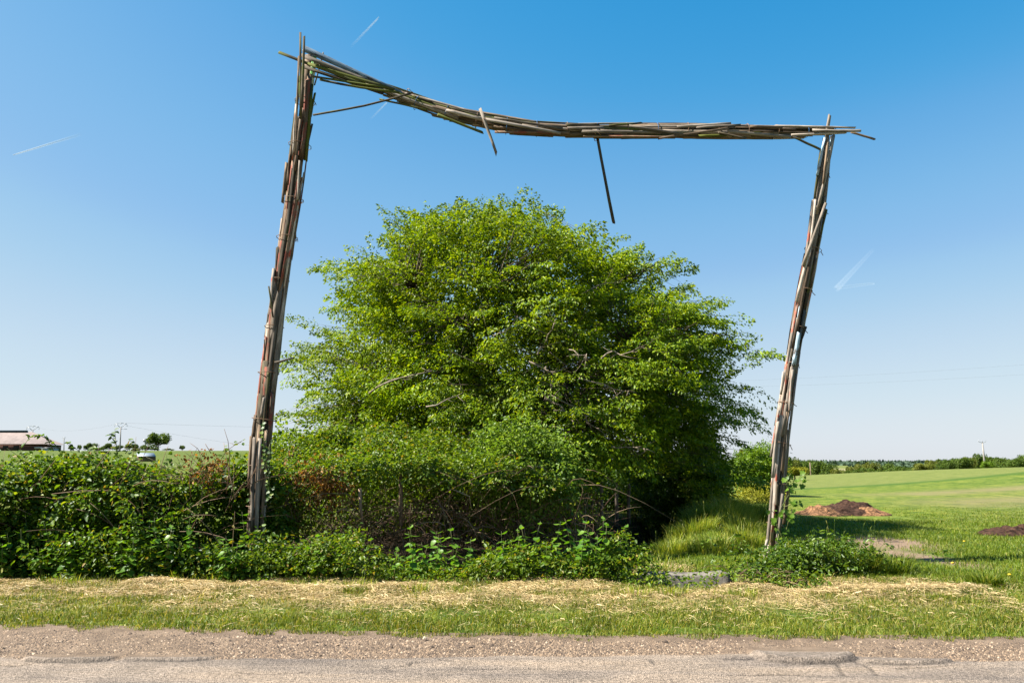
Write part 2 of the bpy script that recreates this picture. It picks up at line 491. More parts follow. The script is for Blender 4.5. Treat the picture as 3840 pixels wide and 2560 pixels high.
# ------------------------------------------------------------------ terrain
def shoulder_edge(x):      # asphalt gives way to gravel
    return 6.98 + .10 * np.sin(x * .9 + 1) + .34 * (n2(x, x * 0, .8, 31, 4) - .5) + .06 * (n2(x, x * 0, 4, 33) - .5)
def grass_edge(x):
    return np.interp(x, [-8, -4.5, -2.5, -1, .5, 4, 9], [8.35, 8.28, 8.02, 7.9, 7.78, 7.72, 7.72]) + .42 * (n2(x, x * 0, 1.1, 41, 4) - .5)
LIP = np.array([[2.05, 10.9], [2.05, 12.5], [4.2, 20.0], [6.3, 26.0], [8.2, 33.0]])
def ditch_x(y):
    return np.interp(y, LIP[:, 1], LIP[:, 0]) - 1.15
def height(x, y):
    x = np.asarray(x, dtype=np.float64); y = np.asarray(y, dtype=np.float64)
    ay = np.maximum(np.abs(y), .1)
    left = np.interp(y, [-9e3, 15, 50, 90, 110, 150, 200, 320, 420, 800, 9e3], [0, 0, .7, 1.5, 1.8, 3.2, 4.6, 6.4, 5.0, -4, -4])
    rvall = np.interp(y, [-9e3, 40, 60, 75, 230, 330, 600, 900, 9e3], [0, 0, -.2, -.6, -4.2, -5.2, -3.6, -4, -4])
    rise = 2.1 * sstep(14, 60, x) * sstep(24, 88, y) * (1 - sstep(100, 240, y)) + 1.0 * sstep(60, 130, x) * sstep(40, 110, y) * (1 - sstep(130, 300, y))
    wl = sstep(-.02, -.22, x / ay) * (y > 0)
    z = left * wl + (rvall * (1 - wl)) + rise
    # verge bank, ditch, mounds
    z = z + .05 * sstep(8.0, 9.5, y) * (1 - sstep(40, 80, y)) * (n2(x, y, .6, 3) - .2)
    ge = grass_edge(np.clip(x, -9, 9))
    z = z - .09 * (1 - sstep(-.05, .22, y - ge))
    dx = np.abs(x - ditch_x(y))
    dm = sstep(11.75, 12.3, y) * (1 - sstep(30, 36, y))
    z = z - 1.05 * dm * (1 - sstep(.15, 1.15, dx))
    z = z - .26 * np.exp(-((y - 11.1) / .30) ** 2) * sstep(1.1, 1.7, x) * (1 - sstep(3.6, 4.3, x)) - .06 * np.exp(-((y - 10.6) / .5) ** 2) * sstep(1.1, 1.9, x) * (1 - sstep(3.6, 4.3, x))
    z = z + .30 * np.exp(-((x - np.interp(y, LIP[:, 1], LIP[:, 0]) - .95) / .75) ** 2) * sstep(12.3, 14.5, y) * (1 - sstep(20, 25, y))
    z = z + .13 * np.exp(-(((x - 4.25) / .6) ** 2 + ((y - 12.8) / .7) ** 2))
    z = z + .16 * sstep(3.0, 5.2, np.interp(y, [12, 20], [0, 1.0]) * 0 + x) * sstep(13, 22, y) * (1 - sstep(28, 60, y)) * (n2(x, y, .25, 9) - .3)
    return z
def hz(x, y):
    return float(height(np.array([x]), np.array([y]))[0])

def make_ground():
    rr = np.concatenate([[0.0, 2.0, 4.0], np.exp(np.linspace(math.log(5.5), math.log(6000), 400))])
    an = np.concatenate([np.linspace(-46, 46, 220), np.linspace(46, 314, 60)[1:-1]])
    a = np.radians(an)
    X = rr[:, None] * np.sin(a)[None]
    Y = rr[:, None] * np.cos(a)[None]
    Z = height(X, Y)
    nr, na = X.shape
    V = np.stack([X.ravel(), Y.ravel(), Z.ravel()], 1)
    i = np.arange(nr - 1)[:, None] * na
    j = np.arange(na)[None]
    k = (j + 1) % na
    F = np.stack([(i + j), (i + k), (i + na + k), (i + na + j)], -1).reshape(-1, 4)
    x, y = V[:, 0], V[:, 1]
    nz = n2(x, y, .9, 21)
    verge = (1 - sstep(10.9, 11.9, y)) * (1 - sstep(4.9, 6.1, x)) * sstep(8.6, 9.9, y + 1.2 * (nz - .5))
    # bare soil: trodden patches in the meadow near the road
    def spot(u, v, rx, ry, rot=0):
        c = on(u, v)
        ddx, ddy = x - c.x, y - c.y
        ca, sa = math.cos(rot), math.sin(rot)
        ex, ey = (ddx * ca + ddy * sa) / rx, (-ddx * sa + ddy * ca) / ry
        return np.exp(-(ex ** 2 + ey ** 2) ** 1.5)
    soil = spot(3420, 2090, .42, 2.0, .30) + spot(3330, 2040, .9, 1.3) + spot(3160, 2030, 1.2, .5) + spot(3790, 2190, .55, .3) + spot(3720, 2170, .4, .3) + .5 * spot(2480, 2125, .5, .4)
    soil = np.clip(soil * 1.25 + (nz - .5) * .9, 0, 1) * (soil > .12)
    # crop beyond the boundary of the meadow
    line = 53 + (x - 19) * .654
    crop = sstep(-.25, .25, y - line) * (x > 5) * (y > 30)
    tl = y - line
    edge = np.exp(-((tl + .6 * (nz - .5)) / 1.1) ** 2) * (x > 5) * (y > 30)
    brown = (np.exp(-((tl + 11 + 3 * nz) / 2.4) ** 2) * sstep(13, 22, x) + np.exp(-((tl + 18 + 5 * nz) / 2.8) ** 2) * sstep(12, 19, x) + .5 * np.exp(-((tl + 25 + 4 * nz) / 2.0) ** 2) * sstep(9, 16, x)) * (y > 18) * (.5 + nz)
    leftcrop = sstep(-.02, -.2, x / np.maximum(np.abs(y), .1)) * sstep(70, 90, y)
    shade_litter = sstep(-5.2, -4.2, x) * (1 - sstep(1.2, 2.0, x - .25 * (y - 12))) * sstep(11.5, 12.0, y + .5 * (nz - .5)) * (1 - sstep(24, 28, y))  # bare earth and leaf litter, with the hollow's shade put into its dark colour
    far = sstep(500, 640, y) * (1 - sstep(760, 800, y)) * sstep(.25, .5, n2(x, y, .006, 5))
    return build('ground', V, F, ground_mat(), None, True, dict(verge=verge, soil=soil, crop=np.clip(crop, 0, 1), edge=edge, brown=np.clip(brown, 0, 1), leftcrop=leftcrop, far=far, shade_litter=shade_litter))

def ground_mat():
    m, nt, out = new_mat('meadow_ground')
    g = nd(nt, 'ShaderNodeNewGeometry').outputs['Position']
    def attr(k):
        a = nd(nt, 'ShaderNodeAttribute'); a.attribute_name = k
        return a.outputs['Fac']
    fine = noise_n(nt, 11, 5, .7, g)
    mid = noise_n(nt, 1.3, 8, .78, g)
    big = noise_n(nt, .12, 4, .6, g)
    c = ramp(nt, [(.40, (.045, .088, .011)), (.5, (.105, .152, .02)), (.60, (.18, .205, .04))], mid).outputs[0]
    v = ramp(nt, [(.3, .65), (.7, 1.3)], fine).outputs[0]
    c = mixc(nt, 1.0, c, v, 'MULTIPLY')
    c = mixc(nt, 1.0, c, ramp(nt, [(.35, (.86, .9, .9)), (.65, (1.18, 1.08, 1.0))], big).outputs[0], 'MULTIPLY')
    c = mixc(nt, math_n(nt, 'MULTIPLY', attr('brown'), .7), c, (.21, .17, .085))
    crop = ramp(nt, [(.35, (.09, .12, .024)), (.65, (.17, .185, .05))], noise_n(nt, 1.1, 6, .75, g)).outputs[0]
    c = mixc(nt, attr('crop'), c, crop)
    c = mixc(nt, attr('edge'), c, (.05, .10, .014))
    lc = ramp(nt, [(.3, (.055, .085, .015)), (.7, (.115, .14, .028))], noise_n(nt, .35, 6, .75, g)).outputs[0]
    c = mixc(nt, attr('leftcrop'), c, lc)
    c = mixc(nt, attr('far'), c, (.34, .28, .17))
    straw = ramp(nt, [(.38, (.14, .105, .045)), (.5, (.24, .185, .08)), (.62, (.36, .27, .13))], fine).outputs[0]
    c = mixc(nt, attr('verge'), c, straw)
    soil = ramp(nt, [(.3, (.16, .108, .07)), (.7, (.27, .195, .135))], fine).outputs[0]
    c = mixc(nt, attr('soil'), c, soil)
    c = mixc(nt, attr('shade_litter'), c, ramp(nt, [(.35, (.035, .024, .015)), (.65, (.085, .06, .038))], fine).outputs[0])
    prin(nt, out, c, .95, bump_n(nt, fine, .8, .05), .1)
    return m
ground = make_ground()
tag(ground, 'wide green meadow and rolling fields reaching to the horizon', 'ground', kind='structure')

# ------------------------------------------------------------------ road with broken patches, gravel shoulder
LUMPS = [(270, 2466, 170, 18, .034), (640, 2464, 180, 14, .022), (3010, 2458, 185, 32, .048), (3400, 2478, 170, 12, .028), (2755, 2462, 70, 8, .012)]
CRACKS = [[(1450, 2498), (1530, 2494), (1540, 2482), (1620, 2480), (1660, 2470), (1710, 2476)], [(1450, 2498), (1475, 2518)],
          [(1700, 2500), (1790, 2506), (1900, 2504), (2040, 2506)], [(2440, 2470), (2470, 2500), (2490, 2520)],
          [(3140, 2490), (3160, 2530), (3200, 2535)], [(3190, 2475), (3260, 2500), (3290, 2530)], [(0, 2492), (60, 2496), (120, 2487)], [(3370, 2505), (3480, 2500), (3590, 2490)],
          [(900, 2520), (1010, 2526), (1150, 2518)], [(2560, 2536), (2700, 2530), (2950, 2528), (3150, 2536)]]
def make_road():
    xs = np.concatenate([np.linspace(-60, -6.4, 40), np.linspace(-6.2, 6.2, 460), np.linspace(6.4, 60, 40)])
    ys = np.concatenate([np.linspace(-4, 5.6, 14), np.linspace(5.65, 8.45, 175)])
    X, Y = np.meshgrid(xs, ys)
    x, y = X.ravel(), Y.ravel()
    grav = sstep(-.05, .05, y - shoulder_edge(x))
    z = -.004 * grav + .012 * (n2(x, y, .5, 51) - .5) + .006 * grav * (n2(x, y, 9, 53) - .5)
    z = z + (1 - grav) * .004 * (n2(x, y, 14, 52) - .5)
    crackm = np.zeros_like(x)
    for (u, v, du, dv, hh) in LUMPS:
        c = on(u, v); rx = du / FPX * c.y; f = on(u, v + dv).y; b = on(u, v - dv).y
        t = np.clip(1 - ((x - c.x) / rx) ** 2, 0, 1)
        wob = .10 * (n2(x, x * 0 + u, 3.2, 61, 4) - .5)
        yf = c.y - (c.y - f) * np.sqrt(t) + wob
        yb = c.y + (b - c.y) * 1.3
        rise = sstep(-.012, .022, y - yf) * (1 - sstep(.0, 1.0, (y - yf) / np.maximum(yb - yf, .02)) * .95) * sstep(0, .25, t)
        z = z + hh * rise
        crackm = np.maximum(crackm, .75 * np.exp(-((y - yf + .010) / .013) ** 2) * sstep(0.05, .5, t) * sstep(.15, .45, n2(x, y, 4, 64)))
    for pl in CRACKS:
        pts = [on(u, v) for u, v in pl]
        d = np.full_like(x, 9.0)
        for p, q in zip(pts[:-1], pts[1:]):
            e = np.array([q.x - p.x, q.y - p.y]); L2 = (e ** 2).sum()
            t = np.clip(((x - p.x) * e[0] + (y - p.y) * e[1]) / L2, 0, 1)
            d = np.minimum(d, np.hypot(x - p.x - t * e[0], y - p.y - t * e[1]))
        d = d + .02 * (n2(x, y, 8, 71) - .5)
        k = np.exp(-(np.maximum(d, 0) / .013) ** 2)
        k = k * sstep(.2, .55, n2(x, y, 3, 73))
        z = z - .014 * k
        crackm = np.maximum(crackm, .8 * k)
    ge = grass_edge(x)
    z = z - .10 * sstep(.1, .5, y - ge)
    V = np.stack([x, y, z], 1)
    ny, nx = X.shape
    i = np.arange(ny - 1)[:, None] * nx; j = np.arange(nx - 1)[None]
    F = np.stack([i + j, i + j + 1, i + nx + j + 1, i + nx + j], -1).reshape(-1, 4)
    m, nt, out = new_mat('worn_asphalt')
    g = nd(nt, 'ShaderNodeNewGeometry').outputs['Position']
    a1 = nd(nt, 'ShaderNodeAttribute'); a1.attribute_name = 'gravel'
    a2 = nd(nt, 'ShaderNodeAttribute'); a2.attribute_name = 'crack'
    vo = nd(nt, 'ShaderNodeTexVoronoi'); vo.inputs['Scale'].default_value = 95
    nt.links.new(g, vo.inputs['Vector'])
    fine = noise_n(nt, 34, 6, .82, g)
    mid = noise_n(nt, 3.2, 5, .65, g)
    mp = nd(nt, 'ShaderNodeMapping'); mp.inputs['Scale'].default_value = (.25, 1.6, 1)
    nt.links.new(g, mp.inputs['Vector'])
    streak = noise_n(nt, 1.6, 4, .6, mp.outputs[0])
    asph = ramp(nt, [(.40, (.115, .092, .072)), (.5, (.245, .195, .154)), (.60, (.36, .288, .230))], fine).outputs[0]
    asph = mixc(nt, 1.0, asph, ramp(nt, [(.32, (.62, .63, .66)), (.48, (.98, .97, .95)), (.66, (1.22, 1.16, 1.06))], streak).outputs[0], 'MULTIPLY')
    asph = mixc(nt, 1.0, asph, ramp(nt, [(.3, .78), (.7, 1.16)], mid).outputs[0], 'MULTIPLY')
    st = mixc(nt, .5, vo.outputs['Color'], (.5, .5, .5))
    dirt = ramp(nt, [(.35, (.125, .086, .057)), (.65, (.235, .168, .115))], mid).outputs[0]
    dirt = mixc(nt, 1.0, dirt, ramp(nt, [(.3, .7), (.7, 1.25)], fine).outputs[0], 'MULTIPLY')
    c = mixc(nt, a1.outputs['Fac'], asph, dirt)
    c = mixc(nt, a2.outputs['Fac'], c, (.035, .03, .026))
    bh = math_n(nt, 'ADD', vo.outputs['Distance'], fine)
    prin(nt, out, c, .9, bump_n(nt, bh, .8, .012), .25)
    return build('road', V, F, m, None, True, dict(gravel=grav, crack=crackm))
road = make_road()
tag(road, 'pale worn asphalt road with cracks and broken raised edges', 'road', kind='structure')

# loose stones on the shoulder
M['stone'] = leaf_mat('gravel_stone', [(0.0, (.045, .034, .027)), (0.3, (.105, .076, .056)), (0.7, (.19, .135, .09)), (0.9, (.29, .20, .13)), (1.0, (.42, .33, .24))], .0, (1, 1, 1), .85, .2)
def stone_geo(n, r0, r1, P):
    base = np.array([[1, 0, -.2], [-.9, .1, -.2], [0, 1, -.2], [.1, -1, -.2], [.1, .1, .75]], dtype=float)
    Fo = np.array([[0, 2, 4], [2, 1, 4], [1, 3, 4], [3, 0, 4]])
    B = base[None] * (1 + rng.uniform(-.3, .3, (n, 5, 1)))
    a = rng.uniform(0, 6.28, n); ca, sa = np.cos(a)[:, None], np.sin(a)[:, None]
    Bx = B[..., 0] * ca - B[..., 1] * sa; By = B[..., 0] * sa + B[..., 1] * ca
    r = (r0 * (r1 / r0) ** (rng.random(n) ** 1.6))[:, None]
    V = np.stack([Bx * r, By * r, B[..., 2] * r], -1) + P[:, None, :]
    return V.reshape(-1, 3), (np.arange(n)[:, None, None] * 5 + Fo[None]).reshape(-1, 3)
n = 48000
px = rng.uniform(-6.6, 6.6, n)
fr = rng.random(n)
py = shoulder_edge(px) - .03 + fr ** 1.1 * np.maximum(grass_edge(px) - shoulder_edge(px) - .10, .12)
dens = n2(px, py, 1.1, 77)
keep = rng.random(n) < np.clip((dens - .12) * 3.0, .1, 1) * (1 - .75 * fr ** 1.5)
px, py = px[keep], py[keep]
V, F = stone_geo(len(px), .006, .016, np.stack([px, py, np.full(len(px), -.004)], 1))
g_o = build('gravel', V, F, M['stone'], None)
tag(g_o, 'loose brown and grey gravel along the edge of the road', 'gravel', kind='stuff')
stone_me = []
for k in range(5):
    V, F = stone_geo(1, .02, .021, np.zeros((1, 3)))
    stone_me.append(mesh_np('stone', V, F, M['stone']))
for k in range(90):
    x = random.uniform(-5.2, 5.2) if k > 30 else random.uniform(-2.2, -.6)
    e, ge = float(shoulder_edge(np.array([x]))[0]), float(grass_edge(np.array([x]))[0])
    o = link('stone', stone_me[k % 5], road)
    o.location = (x, random.uniform(e - .02, ge - .1), 0)
    o.rotation_euler = (random.uniform(-.4, .4), random.uniform(-.4, .4), random.uniform(0, 6))
    s = random.uniform(.7, 1.5)
    o.scale = (s, s * random.uniform(.7, 1), s * .8)

# ------------------------------------------------------------------ the wooden gateway
GY0, GY1 = 12.6, 13.1
def gy(u): return GY0 + (GY1 - GY0) * (u - 960) / 1940.0
def gp(u, v, d=0.0): return at(u, v, gy(u) + d)
PXM = 1 / 232.0
gate = thing('wooden_gateway', gp(1920, 2100), 'giant leaning gateway of bundled weathered planks framing the tree', 'gateway')
LP = [(1158, 210, 22), (1152, 300, 26), (1140, 420, 30), (1122, 570, 32), (1098, 750, 30), (1080, 870, 30), (1060, 1000, 24), (1036, 1150, 24), (1017, 1300, 25), (1002, 1450, 30), (990, 1600, 34), (976, 1750, 33), (964, 1880, 28), (956, 2000, 26), (952, 2100, 26)]
RP = [(3104, 475, 12), (3098, 560, 17), (3086, 650, 18), (3075, 740, 19), (3066, 830, 24), (3050, 930, 24), (3030, 1030, 20), (3010, 1130, 21), (2995, 1220, 18), (2980, 1310, 18), (2965, 1400, 19), (2948, 1500, 22), (2935, 1600, 26), (2926, 1700, 26), (2920, 1800, 22), (2912, 1900, 22), (2903, 2000, 22), (2893, 2100, 22)]
BM = [(1150, 222, 12), (1210, 250, 14), (1300, 285, 16), (1400, 322, 18), (1500, 362, 20), (1600, 402, 20), (1700, 432, 21), (1800, 456, 22), (1900, 474, 23), (2000, 482, 23), (2100, 487, 22), (2200, 491, 22), (2300, 492, 22), (2400, 490, 22), (2500, 490, 23), (2600, 490, 22), (2700, 491, 22), (2800, 493, 22), (2900, 494, 20), (3000, 495, 17), (3100, 495, 14), (3170, 493, 10)]
def core(name, pts, k, mat, label):
    g = Geo()
    g.tube([gp(u, v, .02) for u, v, h in pts], [h * PXM * k for u, v, h in pts], 8)
    o = g.build(name, mat, gate, True)
    o['label'] = label
    return o
post_l = core('post', LP, .62, M['brown'], 'taller post of the gateway rising out of the bramble hedge')
post_r = core('post', RP, .62, M['brown'], 'shorter paler post of the gateway beside the open field')
beam = core('crossbeam', BM, .65, M['dark'], 'sagging crossbeam of overlapping boards wired together')

def plank(p, q, w, t, mat, parent, bow=0.0, taper=1.0, roll=None, face=None):
    """a board from p to q, its broad side towards the road unless rolled; own z runs along it"""
    p, q = Vector(p), Vector(q)
    ax = q - p
    L = ax.length
    ax.normalize()
    fn = Vector((random.uniform(-.25, .25), -1, random.uniform(-.25, .25))) if face is None else Vector(face)
    if roll: fn = Matrix.Rotation(roll, 3, ax) @ fn
    yv = -(fn - ax * fn.dot(ax)).normalized()
    xv = yv.cross(ax).normalized()
    ns = 5
    V = []
    bx, by = bow, random.uniform(-.012, .012) * L
    for i in range(ns):
        s = i / (ns - 1)
        ww = w * (1 + (taper - 1) * s) * random.uniform(.95, 1.05) / 2
        tt = t / 2
        ox = bx * math.sin(s * math.pi) + random.uniform(-.003, .003)
        oy = by * math.sin(s * math.pi)
        for (sx, sy) in ((-1, -1), (1, -1), (1, 1), (-1, 1)):
            zz = s * L
            if i == 0: zz += random.uniform(-.5, .5) * w
            if i == ns - 1: zz += random.uniform(-.5, .5) * w * (1 + 1.0 * (random.random() < .3))
            V.append((ox + sx * ww * random.uniform(.94, 1.0), oy + sy * tt, zz))
    Q = [(3, 2, 1, 0), tuple((ns - 1) * 4 + k for k in range(4))]
    for i in range(ns - 1):
        for k in range(4):
            Q.append((i * 4 + k, i * 4 + (k + 1) % 4, i * 4 + 4 + (k + 1) % 4, i * 4 + 4 + k))
    me = mesh_np('plank', np.array(V), np.array(Q), mat)
    o = link('plank', me, parent)
    R = Matrix((xv, yv, ax)).transposed()
    o.matrix_basis = Matrix.Translation(p) @ R.to_4x4()
    return o
def pk(u0, v0, u1, v1, w, mat, parent, d=-.1, bow=0, taper=1.0, d1=None, t=.024, roll=None):
    return plank(gp(u0, v0, d), gp(u1, v1, d if d1 is None else d1), w * PXM, t, M[mat], parent, bow * PXM, taper, roll)

def interp_line(pts, s):
    n_ = len(pts) - 1
    i = min(int(s * n_), n_ - 1)
    f = s * n_ - i
    return [pts[i][k] * (1 - f) + pts[i + 1][k] * f for k in range(3)]
def bundle(pts, parent, n, mats, wpx=(12, 24), lenpx=(260, 520), spread=1.0, s0=0.0, s1=1.0):
    total = sum(math.hypot(pts[i + 1][0] - pts[i][0], pts[i + 1][1] - pts[i][1]) for i in range(len(pts) - 1))
    for i in range(n):
        Lp = random.uniform(*lenpx) / total
        s = s0 + (s1 - s0 - Lp) * ((i + random.random()) / n)
        a = interp_line(pts, max(s, 0)); b = interp_line(pts, min(s + Lp, 1))
        m_ = interp_line(pts, min(s + Lp / 2, 1))
        ang = random.uniform(0, 2 * math.pi)
        if random.random() < .72: ang = random.uniform(math.pi * 1.0, math.pi * 2.0)      # seen from the road
        dx, dy = b[0] - a[0], b[1] - a[1]
        l = math.hypot(dx, dy); nx, ny = -dy / l, dx / l
        r0 = (a[2] + m_[2]) / 2 * spread; r1 = (b[2] + m_[2]) / 2 * spread
        tw = random.uniform(-.35, .35)
        c0, c1 = math.cos(ang) * r0, math.cos(ang + tw) * r1
        d0, d1 = math.sin(ang) * r0 * PXM * 1.1, math.sin(ang + tw) * r1 * PXM * 1.1
        mo = ((a[0] + b[0]) / 2, (a[1] + b[1]) / 2)
        sag = (m_[0] - mo[0]) * nx + (m_[1] - mo[1]) * ny
        w = random.uniform(*wpx)
        p = gp(a[0] + nx * c0, a[1] + ny * c0, d0); q = gp(b[0] + nx * c1, b[1] + ny * c1, d1)
        fx = math.cos(ang)
        face = Vector((nx * fx + random.uniform(-.4, .4), math.sin(ang) - .25, -ny * fx + random.uniform(-.4, .4)))
        o = plank(p, q, w * PXM, random.uniform(.016, .032), M[random.choice(mats)], parent, 0, random.choice([1, 1, .8, .55]), None, face)

ML = ['brown', 'brown', 'grey', 'red', 'grey', 'brown', 'dark', 'redpale']
bundle(LP, post_l, 22, ['brown', 'red', 'brown', 'moss', 'dark', 'red'], (10, 20), (200, 420), 1.0, .05, .48)
bundle(LP, post_l, 46, ML, (11, 24), (220, 430), 1.05, .25, 1.0)
bundle(RP, post_r, 16, ['grey', 'pale', 'grey', 'dark', 'brown'], (8, 15), (200, 360), .95, .03, .45)
bundle(RP, post_r, 42, ['grey', 'pale', 'redpale', 'grey', 'brown', 'redpale', 'red', 'grey'], (9, 19), (200, 420), 1.05, .2, 1.0)
bundle(BM, beam, 34, ['brown', 'dark', 'brown', 'grey', 'moss'], (8, 15), (200, 420), 1.05, .08, .50)
bundle(BM, beam, 70, ['grey', 'dark', 'brown', 'dark', 'grey', 'brown'], (8, 15), (160, 400), 1.12, .38, .98)


# boards one can pick out: (u0, v0, u1, v1, width, material, depth offset, bow, taper)
for a in [(1145, 185, 1512, 350, 25, 'blue', -.10, 0, .45), (1048, 198, 1400, 332, 11, 'moss', -.16, 0, 1), (1131, 208, 1415, 318, 16, 'grey', -.13, 0, .8),
          (1156, 240, 1478, 337, 13, 'moss', -.18, 0, 1), (1140, 251, 1440, 352, 13, 'dark', -.12, 0, 1), (1169, 287, 1446, 329, 6, 'moss', -.2, 0, 1),
          (1201, 300, 1497, 348, 8, 'moss', -.22, 3, 1), (1175, 431, 1549, 348, 6, 'dark', -.26, 8, 1), (1545, 360, 1622, 382, 6, 'dark', -.1, 0, 1),
          (1424, 373, 1600, 412, 6, 'moss', -.15, 0, 1), (1642, 430, 1807, 497, 10, 'moss', -.2, 0, 1), (1669, 413, 1814, 449, 12, 'pale', -.2, 0, 1),
          (1801, 411, 1862, 576, 12, 'pale', -.30, 0, .9), (2239, 512, 2301, 831, 10, 'dark', -.05, 0, 1.2), (1856, 442, 2109, 482, 9, 'grey', -.18, 0, 1),
          (1822, 449, 2097, 499, 12, 'pale', -.22, 0, .8), (1856, 495, 2136, 499, 10, 'red', -.14, 0, 1), (2124, 469, 2247, 469, 13, 'dark', -.17, 0, 1),
          (2130, 481, 2262, 479, 11, 'grey', -.2, 0, 1), (2182, 493, 2480, 497, 11, 'grey', -.2, 0, 1), (2285, 471, 2409, 461, 7, 'dark', -.14, 0, 1),
          (2360, 472, 2557, 503, 10, 'grey', -.24, 0, 1), (2189, 513, 2500, 514, 7, 'red', -.13, 0, 1), (2469, 519, 2731, 481, 9, 'brown', -.24, 0, 1),
          (2541, 475, 2739, 464, 10, 'pale', -.2, 0, 1), (2614, 479, 2772, 470, 9, 'grey', -.22, 0, 1), (2622, 511, 2731, 507, 10, 'moss', -.12, 0, 1),
          (2695, 497, 2798, 521, 6, 'dark', -.15, 0, 1), (2731, 493, 2965, 513, 11, 'grey', -.2, 0, 1), (2812, 475, 2933, 477, 11, 'brown', -.22, 0, 1),
          (2969, 511, 3082, 564, 8, 'dark', -.1, 0, 1), (2905, 473, 3208, 479, 7, 'grey', -.16, 0, .8), (3046, 489, 3230, 491, 10, 'grey', -.2, 0, 1),
          (2965, 507, 3171, 497, 9, 'grey', -.18, 0, 1), (3192, 496, 3280, 523, 7, 'brown', -.12, 0, 1)]:
    u0, v0, u1, v1, w, m_, d, bow, tp = a
    pk(u0, v0, u1, v1, w, m_, beam, d, bow, tp)
for a in [(1126, 125, 1128, 447, 8, 'dark', -.24, 0, 1.3), (1141, 136, 1132, 400, 8, 'dark', -.26, 0, 1.4), (1120, 210, 1108, 580, 7, 'brown', -.2, 0, 1),
          (1180, 205, 1166, 335, 19, 'palegreen', -.08, 0, 1), (1212, 198, 1180, 320, 5, 'grey', -.04, 0, 1), (1155, 300, 1128, 600, 22, 'red', -.17, 0, 1),
          (1168, 322, 1146, 600, 15, 'moss', -.15, 0, 1), (1182, 348, 1164, 440, 7, 'moss', -.1, 0, 1), (1110, 393, 1098, 600, 7, 'redpale', -.14, 0, 1),
          (1126, 447, 1106, 640, 9, 'brown', -.2, 0, 1), (1171, 466, 1140, 600, 6, 'dark', -.12, 0, 1), (1085, 580, 1080, 690, 6, 'brown', -.1, 0, 1),
          (1074, 610, 1060, 760, 10, 'brown', -.14, 0, 1), (1124, 603, 1116, 750, 7, 'pale', -.2, 0, 1), (1141, 646, 1116, 750, 6, 'grey', -.14, 0, 1),
          (1107, 800, 1110, 905, 7, 'brown', -.06, 0, .4), (1100, 872, 1092, 965, 6, 'red', -.05, 0, .8), (1040, 925, 1030, 1150, 9, 'dark', -.1, 0, 1),
          (1026, 1010, 1016, 1150, 10, 'redpale', -.12, 0, 1), (1008, 1073, 1024, 1190, 5, 'dark', -.2, 0, 1), (1052, 1192, 1038, 1310, 6, 'red', -.1, 0, 1),
          (991, 1272, 992, 1350, 3, 'dark', -.2, 0, 1), (1034, 1360, 1099, 1342, 12, 'grey', -.2, 0, .4), (1032, 1415, 1022, 1500, 5, 'dark', -.08, 0, 1),
          (958, 1560, 948, 1640, 11, 'brown', -.1, 0, 1.2), (943, 1633, 931, 1830, 11, 'brown', -.16, 0, .8), (954, 1643, 944, 1990, 12, 'grey', -.2, 0, 1),
          (975, 1640, 962, 1980, 14, 'grey', -.2, 0, 1), (990, 1490, 978, 1565, 10, 'grey', -.26, 0, .8), (1012, 1610, 1004, 1770, 8, 'brown', -.12, 0, 1)]:
    u0, v0, u1, v1, w, m_, d, bow, tp = a
    pk(u0, v0, u1, v1, w, m_, post_l, d, bow, tp)
for a in [(3111, 432, 3098, 520, 12, 'grey', -.1, 0, 1), (3127, 507, 3062, 804, 11, 'grey', -.16, 0, 1), (3094, 513, 3064, 660, 10, 'palebl', -.12, 0, 1),
          (3106, 515, 3086, 690, 9, 'brown', -.18, 0, 1), (3116, 512, 3096, 640, 5, 'palebl', -.1, 0, 1), (3078, 560, 3052, 760, 8, 'dark', -.1, 0, 1),
          (3050, 748, 3022, 980, 12, 'redpale', -.14, 0, 1), (3058, 750, 3040, 910, 8, 'pale', -.16, 0, 1), (3096, 735, 3078, 820, 7, 'grey', -.12, 0, 1),
          (3096, 765, 3010, 1000, 10, 'grey', -.22, 0, 1.3), (3100, 785, 3062, 940, 7, 'dark', -.1, 0, 1), (3058, 970, 3040, 1075, 9, 'brown', -.1, 0, 1),
          (3040, 920, 2986, 1130, 11, 'pale', -.2, 0, 1), (3030, 1105, 3012, 1222, 4, 'dark', -.06, 0, 1), (3000, 1150, 2984, 1280, 10, 'palebl', -.1, 0, 1),
          (3022, 1224, 3000, 1290, 9, 'dark', -.1, 0, .7), (2996, 1250, 2976, 1370, 15, 'palebl', -.13, 0, 1), (2938, 1395, 2928, 1480, 8, 'redpale', -.1, 0, 1),
          (2972, 1385, 2960, 1540, 8, 'redpale', -.18, 0, 1), (2920, 1540, 2890, 1715, 9, 'redpale', -.12, 0, 1), (2918, 1580, 2896, 1790, 9, 'pale', -.18, 0, 1),
          (2972, 1455, 2958, 1560, 5, 'dark', -.06, 0, 1), (2960, 1820, 2940, 1960, 12, 'brown', -.14, 0, 1), (2918, 1800, 2912, 1900, 10, 'dark', -.16, 0, 1),
          (2934, 1850, 2922, 1990, 10, 'grey', -.2, 0, 1), (2876, 2022, 2866, 2095, 8, 'grey', -.25, 0, 1), (2884, 2045, 2878, 2100, 9, 'pale', -.2, 0, 1)]:
    u0, v0, u1, v1, w, m_, d, bow, tp = a
    pk(u0, v0, u1, v1, w, m_, post_r, d, bow, tp)

